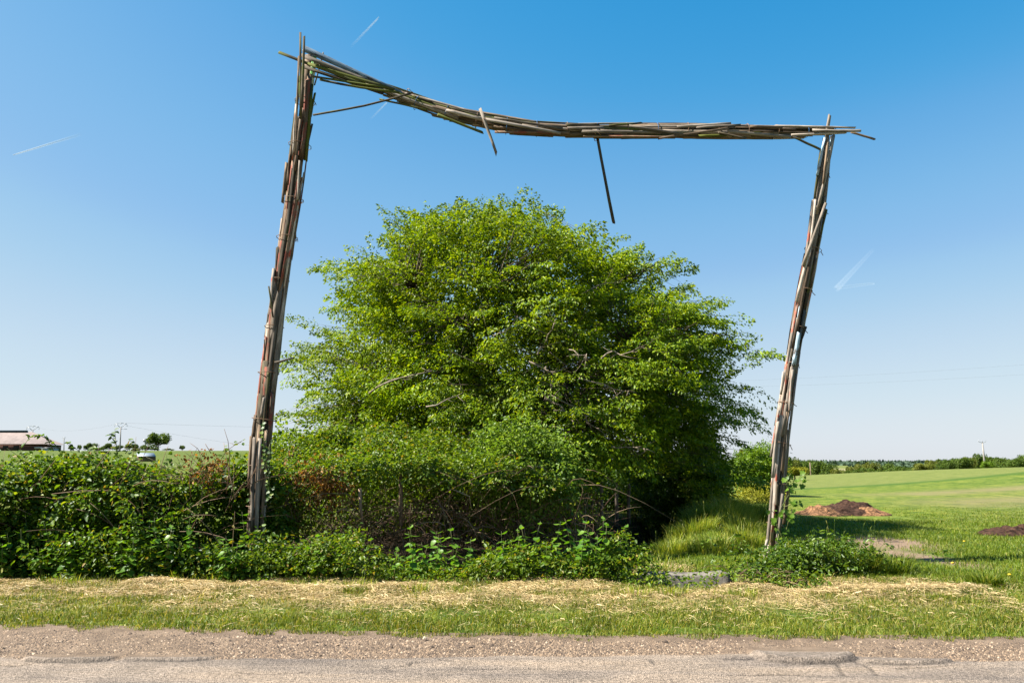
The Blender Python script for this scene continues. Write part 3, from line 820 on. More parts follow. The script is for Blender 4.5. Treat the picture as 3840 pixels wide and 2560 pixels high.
# wire ties round the bundles
def tie(pts, s, parent, mat, k=1.35, end=True):
    a = interp_line(pts, s); b = interp_line(pts, min(s + .01, 1)); a0 = interp_line(pts, max(s - .01, 0))
    c = gp(a[0], a[1], 0)
    ax = (gp(b[0], b[1]) - gp(a0[0], a0[1])).normalized()
    x = ax.cross(Vector((0, 1, 0))).normalized()
    y = ax.cross(x).normalized()
    r = a[2] * PXM * k
    tl = random.uniform(-.12, .12)
    P = [c + x * (math.cos(t) * r) + y * (math.sin(t) * r * 1.15) + ax * (math.cos(t) * r * tl) for t in np.linspace(0, 2 * math.pi, 13)]
    if end:
        P = P + [P[-1] + Vector((random.uniform(-.04, .04), -.04, random.uniform(-.08, -.03)))]
    g = Geo(); g.tube(P, .006, 4)
    g.build('wire_tie', mat, parent)
for s in np.linspace(.12, .95, 11): tie(LP, s, post_l, M['wire'])
for s in np.linspace(.12, .92, 10): tie(RP, s, post_r, M['wire'])
for s in np.linspace(.22, .97, 15): tie(BM, s, beam, M['wire'] if random.random() < .6 else M['bluetie'])

for (u, v, d) in ((1823, 462, -.2), (2241, 512, -.06), (1540, 352, -.2)):      # wire holding the loose sticks
    c = gp(u, v, d)
    g = Geo(); g.tube([c + Vector((math.cos(t) * .055, math.sin(t) * .16, math.sin(t * 2) * .03)) for t in np.linspace(0, 6.9, 15)], .006, 4)
    g.build('wire_tie', M['wire'], beam)
# ------------------------------------------------------------------ leaves that can be picked apart singly
LEAF_ME = {}
def leaf_mesh(key, mat, six=True):
    if key not in LEAF_ME:
        V, F = leaf_arrays(np.zeros((1, 3)), np.array([[0, 0, 1.0]]), np.array([[0, -1.0, 0]]), 1.0, .62)
        LEAF_ME[key] = mesh_np('leaf', V, F, mat)
    return LEAF_ME[key]
def place_leaf(parent, key, mat, p, d, nrm, size, name='leaf'):
    d = Vector(d).normalized(); nrm = Vector(nrm)
    y = -(nrm - d * nrm.dot(d)).normalized()
    x = y.cross(d)
    o = link(name, leaf_mesh(key, mat), parent)
    o.matrix_basis = Matrix.Translation(Vector(p)) @ Matrix((x, y, d)).transposed().to_4x4() @ Matrix.Scale(size, 4)
    return o
def foliage(parent, P, D, N, L, W, matkey, six=True, single=0, name='leaves'):
    """all leaves of one thing: those that show largest as single parts, the rest as one part"""
    n = len(P)
    keep = np.ones(n, bool)
    if single:
        d = np.linalg.norm(P - np.array([0, 0, CAM_H]), axis=1) / L
        facing = np.abs((unit(N) * unit(P - np.array([0, 0, CAM_H]))).sum(1))
        idx = np.argsort(d / (.3 + facing))[:single]
        keep[idx] = False
        for i in idx:
            place_leaf(parent, matkey, M[matkey], P[i], D[i], N[i], float(L[i]))
    V, F = leaf_arrays(P[keep], D[keep], N[keep], L[keep], W[keep], six)
    o = build(name, V, F, M[matkey], parent)
    o['kind'] = 'stuff'
    return o

# ------------------------------------------------------------------ the big tree
TY = 21.0
SIL = [(1900, 722, 2090, 722), (1640, 775, 2160, 800), (1395, 815, 2220, 890), (1325, 930, 2410, 970), (1290, 1080, 2560, 1080), (1255, 1180, 2640, 1190),
       (1210, 1330, 2745, 1260), (1215, 1400, 2800, 1430), (1185, 1520, 2760, 1560), (1120, 1630, 2745, 1640), (1100, 1680, 2730, 1760), (1200, 1780, 2680, 1860)]
cut = lambda v: float(np.interp(v, [722, 775, 815, 860, 935, 1080, 1200], [70, 74, 74, 74, 56, 24, 0]))
SIL = [(a, b + cut(b), c, d + cut(d)) for a, b, c, d in SIL]
zl = np.array([at(a, b, TY).z for a, b, c, d in SIL])[::-1]; xl = np.array([at(a, b, TY).x for a, b, c, d in SIL])[::-1]
zr = np.array([at(c, d, TY).z for a, b, c, d in SIL])[::-1]; xr = np.array([at(c, d, TY).x for a, b, c, d in SIL])[::-1]
ZTOP = float(max(zl.max(), zr.max()))
def crown_at(z):
    a = np.interp(z, zl, xl); b = np.interp(z, zr, xr)
    return (a + b) / 2, np.maximum((b - a) / 2, .15), np.minimum(np.maximum((b - a) / 2, .15), 4.9)
tree = thing('broadleaf_tree', (0.2, TY, hz(.2, TY)), 'broad bushy bright green tree standing behind the wooden gateway', 'tree')
def tree_sprays(n, rlo, rhi, front_bias=True):
    out_p, out_d = [], []
    while sum(len(a) for a in out_p) < n:
        k = n
        z = rng.uniform(.75, ZTOP - .1, k)
        xc, a, b = crown_at(z)
        acc = rng.random(k) < (a / 6.2)
        ph = rng.uniform(0, 2 * np.pi, k)
        if front_bias: acc &= (rng.random(k) < np.where(np.sin(ph) > .25, .40, 1.0))
        r = rlo + (rhi - rlo) * rng.random(k) ** .7
        lump = fnoise(np.stack([xc + a * np.cos(ph), b * np.sin(ph), z * 1.35], 1) * .62, 5, 3)
        r = np.minimum(r * (.71 + .46 * lump), .985)
        p = np.stack([xc + a * r * np.cos(ph), TY + b * r * np.sin(ph), z], 1)
        upf = np.clip((z - 3.0) / (ZTOP - 3.0), -.15, 1)
        d = np.stack([np.cos(ph) * (1.05 - .6 * upf), np.sin(ph) * (1.05 - .6 * upf), .10 + 1.0 * np.abs(upf) ** 1.5 * np.sign(upf)], 1) + rng.normal(scale=.28, size=(k, 3))
        # a dark hollow low on the shaded side
        u_ = 1920 + (p[:, 0] / p[:, 1]) * FPX
        hole = (p[:, 2] < 1.75) & (p[:, 1] < TY + 1.5) & (u_ > 2110) & (u_ < 2640) & (rng.random(k) < .97)
        acc &= ~hole & (p[:, 2] > .55)
        out_p.append(p[acc]); out_d.append(d[acc])
    return np.concatenate(out_p)[:n], np.concatenate(out_d)[:n]
CA, CD = tree_sprays(185, .86, .99)
kk = 11
A1 = np.repeat(CA, kk, 0); D1 = np.repeat(CD, kk, 0)
off = rng.normal(size=A1.shape) * np.array([.55, .55, .15])
A1 = A1 + off; A1[:, 2] -= .16 * np.hypot(off[:, 0], off[:, 1])
D1 = unit(D1) + off * .9 + rng.normal(scale=.2, size=D1.shape)
Af, Df = tree_sprays(1250, .60, .92)
A1 = np.concatenate([A1, Af]); D1 = np.concatenate([D1, Df])
A2, D2 = tree_sprays(900, .20, .66, False)
A2, D2 = A2[A2[:, 2] < ZTOP - 1.6], D2[A2[:, 2] < ZTOP - 1.6]
# twigs reaching past the outline
A3, D3 = tree_sprays(170, .95, 1.02, False)
A3, D3 = A3[A3[:, 2] > 2.6], D3[A3[:, 2] > 2.6]
D3 = D3 + np.array([0, 0, .5])
Ps = [sprays(A1 - unit(D1) * .45, D1, 104, .6, 1.0, .42, .25, .077, .52, .42, .045),
      sprays(A2, D2, 50, .8, 1.2, .55, .2, .125, .6, .6, .1),
      sprays(A3 - unit(D3) * .4, D3, 64, .6, .9, .2, .08, .075, .5, .6, .05)]
P, D, N, L, W = [np.concatenate([s[i] for s in Ps]) for i in range(5)]
foliage(tree, P, D, N, L, W, 'leaf_tree', False, 0, 'crown')
# trunk, limbs and twigs
g = Geo()
base = Vector((.4, TY + .3, hz(.4, TY) - .1))
limbs = []
for k in range(15):
    z = random.uniform(2.4, ZTOP - 1.2)
    xc, a, b = [float(q) for q in crown_at(np.array([z]))] if False else [float(q[0]) for q in crown_at(np.array([z]))]
    ph = k / 15 * 2 * math.pi + random.uniform(-.2, .2)
    tip = Vector((xc + a * .72 * math.cos(ph), TY + b * .72 * math.sin(ph), z))
    st = base + Vector((random.uniform(-.5, .5), random.uniform(-.4, .4), 0))
    pts = []
    for i in range(9):
        s = i / 8
        q = st.lerp(tip, s)
        q.z = st.z + (tip.z - st.z) * (s ** .75)
        q.x = st.x + (tip.x - st.x) * s ** 1.35; q.y = st.y + (tip.y - st.y) * s ** 1.35
        q += Vector((random.uniform(-.1, .1), random.uniform(-.1, .1), random.uniform(-.06, .06))) * (s > 0)
        pts.append(q)
    g.tube(pts, np.linspace(.15, .03, 9), 6)
    limbs += pts[3:]
g.tube([base + Vector((0, 0, -.3)), base + Vector((0, 0, .8)), base + Vector((.05, 0, 2.2))], [.42, .32, .2], 10)
g.build('trunk', M['bark'], tree, True)
g = Geo()
LB = np.array([tuple(p) for p in limbs])
for a_, d_ in zip(A1[::2], D1[::2]):
    dd = np.linalg.norm(LB - a_, axis=1) + np.maximum(LB[:, 2] - a_[2], 0) * .8
    q = LB[np.argmin(dd)]
    e = a_ + unit(d_[None])[0] * .08
    m1 = q * .66 + e * .34 + rng.normal(scale=.10, size=3) + np.array([0, 0, .05])
    m2 = q * .33 + e * .67 + rng.normal(scale=.10, size=3) + np.array([0, 0, .08])
    g.tube([q, m1, m2, e], [.020, .014, .008, .002], 3)
g.build('twigs', M['bark'], tree)['kind'] = 'stuff'
# bare branches that catch the light
def bare(pix, Y, r=.022, parent=tree, mat='palebark', twigs=6, name='bare_branch', tl=.5):
    pts = [at(u, v, Y + random.uniform(-.25, .25)) for u, v in pix]
    g = Geo()
    fin = []
    for i in range(len(pts) - 1):
        for s in (0, .5):
            fin.append(pts[i].lerp(pts[i + 1], s) + Vector((random.uniform(-.03, .03), 0, random.uniform(-.03, .03))))
    fin.append(pts[-1])
    g.tube(fin, np.linspace(r, r * .35, len(fin)), 5)
    for k in range(twigs):
        p = fin[random.randrange(1, len(fin))]
        d = Vector((random.uniform(-1, 1), random.uniform(-.6, .2), random.uniform(-.7, .5))).normalized() * random.uniform(.3, 1) * tl
        g.tube([p, p + d * .5 + Vector((0, 0, random.uniform(-.05, .05))), p + d], [r * .4, r * .3, r * .15], 3)
    return g.build(name, M[mat], parent)
FY = 16.1
for pix, r in [([(2020, 1450), (2044, 1484), (2100, 1524), (2137, 1556), (2161, 1601)], .026), ([(2050, 1370), (2060, 1419), (2068, 1484), (2189, 1540), (2197, 1589), (2262, 1621)], .022),
               ([(1380, 1470), (1430, 1443), (1502, 1415), (1624, 1391)], .024), ([(1987, 1358), (2028, 1379), (2068, 1395), (2125, 1371)], .02),
               ([(2011, 1330), (2044, 1282), (2068, 1233), (2084, 1193)], .02), ([(2130, 1306), (2173, 1330), (2200, 1326)], .016),
               ([(2290, 1670), (2344, 1679), (2407, 1679), (2456, 1697)], .016), ([(2250, 1340), (2300, 1310), (2330, 1330), (2400, 1300)], .018),
               ([(2130, 1560), (2163, 1596), (2130, 1610)], .014), ([(2190, 1100), (2240, 1070), (2300, 1060)], .016), ([(1850, 1260), (1900, 1240), (1940, 1180)], .016),
               ([(2175, 1420), (2260, 1440), (2330, 1470), (2390, 1455)], .018), ([(1600, 1530), (1680, 1500), (1740, 1470)], .018)]:
    bare(pix, FY if pix[0][1] > 1250 else FY + .9, r, twigs=7)

# ------------------------------------------------------------------ hedges and bushes
def skyline(pts, Y):
    q = [at(u, v, Y) for u, v in pts]
    return np.array([p.x for p in q]), np.array([p.z for p in q])
def canes(n, xr_, yr, zr_, r=.006, mat='cane', parent=None, name='canes', lean=.7, Lr=(.5, 1.4), arc=.25):
    g = Geo()
    for i in range(n):
        p = Vector((random.uniform(*xr_), random.uniform(*yr), random.uniform(*zr_)))
        L_ = random.uniform(*Lr)
        d = Vector((random.uniform(-1, 1) * lean, random.uniform(-.5, .2) * lean, random.uniform(.1, 1))).normalized() * L_
        s = Vector((random.uniform(-1, 1), random.uniform(-.3, .3), 0)) * arc * L_
        P_ = [p + d * t + s * (t * t) - Vector((0, 0, arc * L_ * t * t)) for t in (0, .25, .5, .75, 1)]
        rr = r * random.uniform(.6, 1.5)
        g.tube(P_, np.linspace(rr, rr * .4, 5), 3)
    o = g.build(name, M[mat], parent)
    o['kind'] = 'stuff'
    return o

# bramble hedge along the left
sx, sz = skyline([(-400, 1700), (0, 1704), (60, 1700), (110, 1692), (150, 1670), (190, 1668), (240, 1676), (300, 1690), (370, 1690), (430, 1680), (480, 1704), (540, 1722), (620, 1734), (700, 1738), (760, 1728), (810, 1700), (860, 1694), (905, 1712), (960, 1712), (1010, 1700)], 12.4)
sz = sz - .25
hedge = thing('bramble_hedge', (-6.0, 12.3, 0), 'long dark green bramble hedge left of the taller gateway post', 'hedge')
n = 2350
x = rng.uniform(-10.2, -3.75, n)
top = np.interp(x, sx, sz)
zf = rng.random(n) ** .85 * (top - .1) + .05
yf = 11.5 + .75 * (zf / 1.8) ** 2 + 1.45 * (fnoise(np.stack([x * 1.2, zf * 1.7, x * 0], 1), 81) - .42) + rng.uniform(0, .2, n)
A1 = np.stack([x, yf, zf], 1); D1 = np.stack([rng.normal(scale=.5, size=n), -1 + 0 * x, rng.normal(scale=.4, size=n) + .25], 1)
pk_ = (fnoise(np.stack([x * 2.6, zf * 3.2, x * 0 + 4], 1), 86, 2) > .38) | (rng.random(n) < .2)
A1, D1 = A1[pk_], D1[pk_]
A1[:, 1] = np.where((A1[:, 0] > -4.75) & (A1[:, 2] > .35), np.maximum(A1[:, 1], 12.95), A1[:, 1])
n = 750
x = rng.uniform(-10.2, -3.75, n); top = np.interp(x, sx, sz)
y = rng.uniform(11.9, 14.0, n)
A2 = np.stack([x, y, top - .12 - .25 * np.abs(y - 12.6) ** 1.5 * .4 + .22 * (fnoise(np.stack([x * 1.6, y * 1.6, x * 0], 1), 85) - .6)], 1)
D2 = np.stack([rng.normal(scale=.7, size=n), rng.normal(scale=.7, size=n) - .3, np.full(n, .75)], 1)
A2[:, 1] = np.where(A2[:, 0] > -4.6, np.maximum(A2[:, 1], 13.1), A2[:, 1])
n = 500
x = rng.uniform(-10.2, -3.75, n)
A3 = np.stack([x, rng.uniform(12.2, 13.4, n) + .8 * (x > -4.7), rng.random(n) * (np.interp(x, sx, sz) - .3)], 1); D3 = rnd_unit(n)
Ps = [sprays(A1, D1, 20, .22, .5, .5, .25, .070, .68, .7, .1, .35), sprays(A2, D2, 22, .22, .5, .45, .15, .064, .66, .7, .1, .35), sprays(A3, D3, 26, .5, .9, .7, .2, .085, .7, .8, .2)]
P, D, N, L, W = [np.concatenate([s[i] for s in Ps]) for i in range(5)]
foliage(hedge, P, D, N, L, W, 'leaf_bramble', True, 260, 'leaves')
canes(220, (-9.5, -3.9), (11.5, 12.5), (0.1, 1.3), .006, 'cane', hedge, lean=.9)
canes(60, (-9.5, -3.9), (11.9, 12.8), (1.0, 1.5), .005, 'greencane', hedge, 'shoots', lean=.8, Lr=(.3, .8))
# long arching shoots on its skyline
def shoot(parent, pix, Y, nleaf, size, mat, r=.008, matstem='greencane', name='shoot', stuff=False):
    pts = [at(u, v, Y) for u, v in pix]
    g = Geo(); g.tube(pts, np.linspace(r, r * .4, len(pts)), 5)
    so = g.build(name, M[matstem], parent)
    for k in range(nleaf):
        s = (k + .7) / nleaf * (len(pts) - 1)
        i = min(int(s), len(pts) - 2)
        p = pts[i].lerp(pts[i + 1], s - i)
        d = Vector((random.uniform(-1, 1), random.uniform(-.9, .1), random.uniform(-.6, .6))).normalized()
        place_leaf(so, mat, M[mat], p, d, Vector((random.uniform(-.5, .5), -.5, .8)), size * random.uniform(.7, 1.2))
    return so
for pix, nl in [([(230, 1690), (190, 1650), (150, 1632), (110, 1640), (90, 1670)], 16), ([(200, 1690), (180, 1650), (165, 1632), (140, 1635)], 10), ([(440, 1740), (437, 1680), (433, 1640), (430, 1608)], 14),
                ([(436, 1660), (418, 1640), (410, 1630)], 5), ([(470, 1700), (500, 1660), (480, 1645)], 7), ([(265, 1690), (262, 1660), (250, 1655)], 6), ([(330, 1700), (350, 1672), (380, 1690)], 6), ([(330, 1720), (300, 1690), (255, 1668)], 7),
                ([(830, 1720), (850, 1690), (870, 1686)], 5), ([(640, 1750), (645, 1716)], 4)]:
    shoot(hedge, pix, 12.2, nl, .085, 'leaf_bramble', .007)
for pix in [[(762, 1712), (740, 1680), (712, 1660)], [(850, 1690), (880, 1668), (920, 1645)], [(792, 1700), (770, 1664)], [(905, 1655), (880, 1668), (862, 1660)]]:
    g = Geo(); g.tube([at(u, v, 12.5) for u, v in pix], [.005, .004, .002][:len(pix)], 4); g.build('dry_stem', M['cane'], hedge)

# tangled hedge right of the post, hanging over a dark hollow
mid = thing('tangled_hedge', (-1.8, 14.8, 0), 'sprawling yellow green thicket below the big tree, between post and ditch', 'hedge')
n = 2000
u_ = rng.uniform(1000, 2120, n)
vt = np.interp(u_, [1000, 1060, 1150, 1300, 1500, 1800, 2120], [1700, 1672, 1655, 1640, 1650, 1670, 1760])
vb = np.interp(u_, [1000, 1150, 1230, 1500, 1800, 2050, 2120], [2050, 1950, 1770, 1775, 1800, 1850, 1860])
vt = vt + 90 * (fnoise(np.stack([u_ / 75, u_ * 0 + 3, u_ * 0], 1), 99, 2) - .55)
tt = rng.random(n)
vv = vt + (vb - vt) * tt ** 1.05 + 60 * (fnoise(np.stack([u_ / 90, u_ * 0, u_ * 0], 1), 97) - .5) * tt
dep = 13.1 + 1.9 * (1 - tt) ** 1.4 + 2.2 * (fnoise(np.stack([u_ / 110, vv / 100, u_ * 0], 1), 95) - .5) + rng.uniform(0, .35, n) + np.interp(u_, [1000, 1100, 1300], [.45, .1, .2])
A1 = np.array([tuple(at(a, b, c)) for a, b, c in zip(u_, vv, dep)])
D1 = np.stack([rng.normal(scale=.5, size=n), -1 + rng.normal(scale=.2, size=n), .35 + rng.normal(scale=.35, size=n)], 1)
pk_ = (fnoise(np.stack([u_ / 52, vv / 42, u_ * 0 + 7], 1), 96, 2) > .40) | (rng.random(n) < .18)
A1, D1 = A1[pk_], D1[pk_]
n = 700
x = rng.uniform(-5.2, 1.3, n)
A2 = np.stack([x, rng.uniform(15.2, 17.4, n), rng.uniform(.2, 2.1, n)], 1); A2[:, 1] += 1.2 * (A2[:, 2] < 1.1); D2 = rnd_unit(n)
Ps = [sprays(A1, D1, 26, .25, .55, .5, .22, .058, .58, .7, .1, .35), sprays(A2, D2, 26, .5, .9, .7, .2, .08, .65, .8, .2)]
P, D, N, L, W = [np.concatenate([s[i] for s in Ps]) for i in range(5)]
foliage(mid, P, D, N, L, W, 'leaf_mid', True, 120, 'leaves')
canes(760, (-4.0, 1.5), (13.2, 15.0), (-.05, .85), .006, 'cane', mid, lean=.55, Lr=(.4, 1.1), arc=.35)
canes(90, (-3.6, 1.3), (12.75, 13.6), (.55, 1.5), .005, 'cane', mid, 'vines', lean=1.3, Lr=(.4, 1.0), arc=.9)
for pix, r in [([(1100, 1790), (1065, 1900), (1030, 2000)], .007), ([(1350, 1830), (1352, 1900), (1362, 1970)], .02), ([(1640, 1870), (1700, 1990), (1720, 2060)], .006), ([(1440, 1930), (1480, 1935), (1415, 1975)], .006),
               ([(1700, 1835), (1760, 1860), (1768, 1910)], .006), ([(1650, 1970), (1655, 2060), (1645, 2120)], .006), ([(1260, 1920), (1290, 1905), (1310, 1915)], .008), ([(1250, 1990), (1150, 2010), (1120, 2030)], .006)]:
    g = Geo(); g.tube([at(u, v, 12.95) for u, v in pix], [r * 1.5, r * 1.3, r * .9], 5); g.build('dry_stem', M['cane'], mid)

# withered clump
dead = thing('withered_bramble_clump', at(1235, 1880, 13.3), 'withered rusty brown bramble clump in the thicket near the taller post', 'bramble')
A1 = np.array([tuple(at(random.gauss(1238, 34), random.gauss(1800, 38), 13.1 + random.uniform(-.15, .3))) for k in range(60)])
A2 = np.array([tuple(at(random.gauss(1135, 60), random.gauss(1760, 22), 13.0 + random.uniform(-.1, .2))) for k in range(18)])
A1 = np.concatenate([A1, A2])
D1 = rnd_unit(len(A1)) + np.array([0, -.6, -.4])
foliage(dead, *sprays(A1, D1, 16, .15, .35, .5, .4, .055, .55, .8, .1), 'leaf_brown', True, 60)
canes(30, (-3.15, -2.75), (13.0, 13.3), (.9, 1.3), .005, 'cane', dead, Lr=(.2, .6))
dead2 = thing('dry_twig_tangle', at(800, 1760, 12.2), 'dry reddish brown twig tangle on top of the bramble hedge', 'twigs')
A1 = np.array([tuple(at(random.gauss(785, 36), random.gauss(1748, 24), 12.0 + random.uniform(-.1, .15))) for k in range(26)])
foliage(dead2, *sprays(A1, rnd_unit(26) + np.array([0, -.5, -.2]), 12, .15, .3, .5, .3, .05, .5, .8, .1), 'leaf_brown', True, 20)
canes(50, (-5.0, -4.4), (11.85, 12.1), (1.2, 1.5), .004, 'cane', dead2, Lr=(.2, .5), lean=1.3)

def bush(name, label, u, v, Y, rxp, rzp, ry, n, K, size, mat, spray=(.3, .6), single=0, cat='bush', six=True, aspect=.55, tilt=.65, lump=.35, seed=1, group=None, ground_stem=True, parts=True):
    c = at(u, v, Y)
    px = Y / FPX
    rx, rz = rxp * px, rzp * px
    d = rnd_unit(n)
    d[:, 1] = np.where((d[:, 1] > .3) & (rng.random(n) < .5), -d[:, 1], d[:, 1])
    r = rng.uniform(.55, 1.0, n) * (1 - lump / 2 + lump * fnoise(d * 1.9 + seed * 3.1, seed, 3) * 1.2)
    A = np.array(tuple(c)) + d * r[:, None] * np.array([rx, ry, rz])
    A[:, 2] = np.maximum(A[:, 2], height(A[:, 0], A[:, 1]) + .03)
    t = thing(name, (c.x, c.y, hz(c.x, c.y)), label, cat, group)
    DD = d + np.array([0, 0, .25]) + rng.normal(scale=.3, size=(n, 3))
    foliage(t, *sprays(A - unit(DD) * spray[0] * .5, DD, K, spray[0], spray[1], .45, .15, size, aspect, tilt, .08), mat, six, single)
    g = Geo()
    b = Vector((c.x, c.y, hz(c.x, c.y) - .05))
    for i in range(9):
        q = Vector(A[random.randrange(n)])
        g.tube([b + Vector((random.uniform(-.2, .2) * rx, random.uniform(-.2, .2) * ry, 0)), b.lerp(q, .5) + Vector((0, 0, .15 * rz)), q], [.03 * rz + .004, .02 * rz + .003, .004], 4)
    g.build('stems', M['bark'], t)
    return t
bush('dogwood_bush', 'pale fresh green bush in front of the tree, left of the dark hollow', 1965, 1752, 14.3, 150, 150, .8, 520, 26, .062, 'leaf_shrub', (.25, .55), 100, seed=3, lump=.9)
bush('hawthorn_bush', 'sunlit hawthorn bush at the right end of the tree above the ditch', 2632, 1800, 24.0, 66, 175, 1.2, 700, 30, .085, 'leaf_mid', (.4, .7), 0, seed=4, six=False)
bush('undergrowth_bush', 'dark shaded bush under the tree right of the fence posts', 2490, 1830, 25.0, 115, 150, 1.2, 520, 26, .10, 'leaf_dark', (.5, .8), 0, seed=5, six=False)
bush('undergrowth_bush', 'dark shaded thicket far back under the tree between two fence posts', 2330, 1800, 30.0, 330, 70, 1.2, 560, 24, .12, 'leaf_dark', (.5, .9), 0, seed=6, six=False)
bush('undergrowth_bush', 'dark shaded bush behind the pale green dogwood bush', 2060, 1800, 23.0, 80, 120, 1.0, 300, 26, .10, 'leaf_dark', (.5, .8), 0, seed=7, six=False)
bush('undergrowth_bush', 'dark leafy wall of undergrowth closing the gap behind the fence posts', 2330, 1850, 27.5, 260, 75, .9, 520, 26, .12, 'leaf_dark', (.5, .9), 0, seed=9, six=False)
bush('grassy_shrub', 'low sunlit shrub at the foot of the hawthorn on the ditch bank', 2700, 1905, 22.0, 60, 40, .5, 90, 22, .06, 'leaf_mid', (.2, .4), 0, seed=8)

# fence posts under the tree
def stake(name, label, u, vt, vb, Y, w, mat='grey', group=None, cat='fence post'):
    p, q = at(u, vb, Y), at(u + random.uniform(-4, 4), vt, Y)
    t = thing(name, p, label, cat, group)
    g = Geo()
    h = (q - p).length
    r = w * Y / FPX / 2
    top = q + Vector((random.uniform(-.3, .3) * r, 0, 0))
    g.tube([p + Vector((0, 0, -.3)), p.lerp(q, .5) + Vector((random.uniform(-.02, .02), 0, 0)), q], [r * 1.1, r, r * .95], 7)
    g.build('shaft', M[mat], t)
    g = Geo(); g.tube([top + Vector((0, 0, -.005)), top + Vector((r * .2, 0, r * 1.1))], [r * .93, r * .3], 7)
    g.build('weathered_top', M[mat], t)
    return t
for i, (u, vt, vb, Y, lab) in enumerate([(2132, 1795, 1900, 20.0, 'thick grey fence post under the tree next to the pale bush'), (2197, 1806, 1895, 22.5, 'second fence post from the pale bush, under the tree'),
                                         (2256, 1812, 1942, 19.5, 'tallest lit fence post above the dark ditch bank'), (2312, 1816, 1930, 21.0, 'fourth fence post from the pale bush, above the ditch bank'),
                                         (2357, 1820, 1922, 22.5, 'slim fence post farthest right under the tree above the ditch')]):
    stake('fence_post', lab, u, vt, vb, Y, 13, 'grey', 'fence posts under the tree')
stake('fence_post', 'broken brown stump of a post sticking out of the thicket', 1504, 1785, 1900, 13.4, 15, 'brown')
for i, u in enumerate([2730, 2742, 2757, 2768, 2780, 2790]):
    stake('fence_post', 'small pale stake of the distant fence between hawthorn and gateway post', u, 1892 - i % 3 * 3, 1925, 33 + i * .8, 6, 'pale', 'stakes of the distant fence')

# ------------------------------------------------------------------ nettles, each with its own leaves
def nettle_leaf_mesh(k):
    # heart-shaped leaf with a toothed edge, folded along the midrib; axis +z, faces -y
    prof = [(0, .02), (.08, .27), (.22, .36), (.30, .31), (.42, .33), (.50, .26), (.62, .26), (.70, .18), (.82, .15), (1.0, 0.0)]
    V = []; T = []
    for (t, w) in prof:
        cy = .10 * math.sin(t * 2.6 + k) - .28 * t * t * 0
        V += [(-w, -.10 * w + cy, t), (0, .06 * w + cy + .0, t), (w, -.10 * w + cy, t)]
    Q = []
    for i in range(len(prof) - 1):
        a = i * 3
        Q += [(a, a + 1, a + 4, a + 3), (a + 1, a + 2, a + 5, a + 4)]
    return mesh_np('leaf', np.array(V), np.array(Q), M['leaf_nettle'])
NET = [nettle_leaf_mesh(k) for k in range(2)]
def nettle(x, y, h, label, group, lean=None):
    z0 = hz(x, y) - .02
    t = thing('nettle', (x, y, z0), label, 'nettle', group)
    l = Vector((random.uniform(-.16, .16), random.uniform(-.18, .05), 0)) if lean is None else lean
    def sp(s): return Vector((x, y, z0)) + Vector((0, 0, h * s)) + l * (h * s * s)
    g = Geo(); g.tube([sp(s) for s in (0, .25, .5, .75, 1)], [.006, .0055, .005, .004, .002], 4)
    g.build('stem', M['greencane'], t)
    npair = max(4, int(h / .105))
    a = random.uniform(0, 3.14)
    for k in range(npair):
        s = .22 + .78 * (k + .5) / npair
        a += 1.57 + random.uniform(-.25, .25)
        size = .115 * math.sin(min(1, .25 + (1 - s) * 1.5 + .12) * 1.5) * random.uniform(.8, 1.15) + .02
        for side in (0, math.pi):
            d = Vector((math.cos(a + side), math.sin(a + side), random.uniform(-.75, -.1) + .7 * (s > .88))).normalized()
            nrm = Vector((math.cos(a + side) * .5, math.sin(a + side) * .5, 1)) + Vector((random.uniform(-.25, .25), random.uniform(-.25, .25), 0))
            y_ = -(nrm - d * nrm.dot(d)).normalized()
            x_ = y_.cross(d)
            o = link('leaf', random.choice(NET), t)
            o.matrix_basis = Matrix.Translation(sp(s) + d * .015) @ Matrix((x_, y_, d)).transposed().to_4x4() @ Matrix.Scale(size, 4)
    return t
spots = []
for k in range(40): spots.append((random.uniform(-7.7, -3.6), random.uniform(11.05, 11.5), random.uniform(.35, .95), 0))
for k in range(9): spots.append((random.uniform(-3.7, -2.6), random.uniform(11.2, 12.0), random.uniform(.4, .75), 1))
for k in range(44):
    x = random.choice([random.gauss(-2.1, .35), random.gauss(-.9, .3), random.gauss(.25, .3), random.gauss(1.2, .3), random.uniform(-2.6, 1.7)])
    spots.append((x, random.uniform(11.15, 12.2), random.uniform(.36, .74) + .18 * math.exp(-((x - 1.25) / .4) ** 2) + .1 * math.exp(-((x - .3) / .4) ** 2), 2))
spots += [(1.28, 11.5, .86, 2), (1.40, 11.6, .7, 2), (.28, 11.5, .80, 2), (.95, 11.3, .5, 2), (1.15, 11.35, .62, 2)]
for (x, y, h, zone) in spots:
    nettle(x, y, h, ['upright green nettle growing against the foot of the bramble hedge', 'nettle growing at the foot of the taller gateway post', 'leafy nettle in the row between thicket and mown verge'][zone],
           ['nettles along the bramble hedge', 'nettles at the taller post', 'nettles in front of the thicket'][zone])

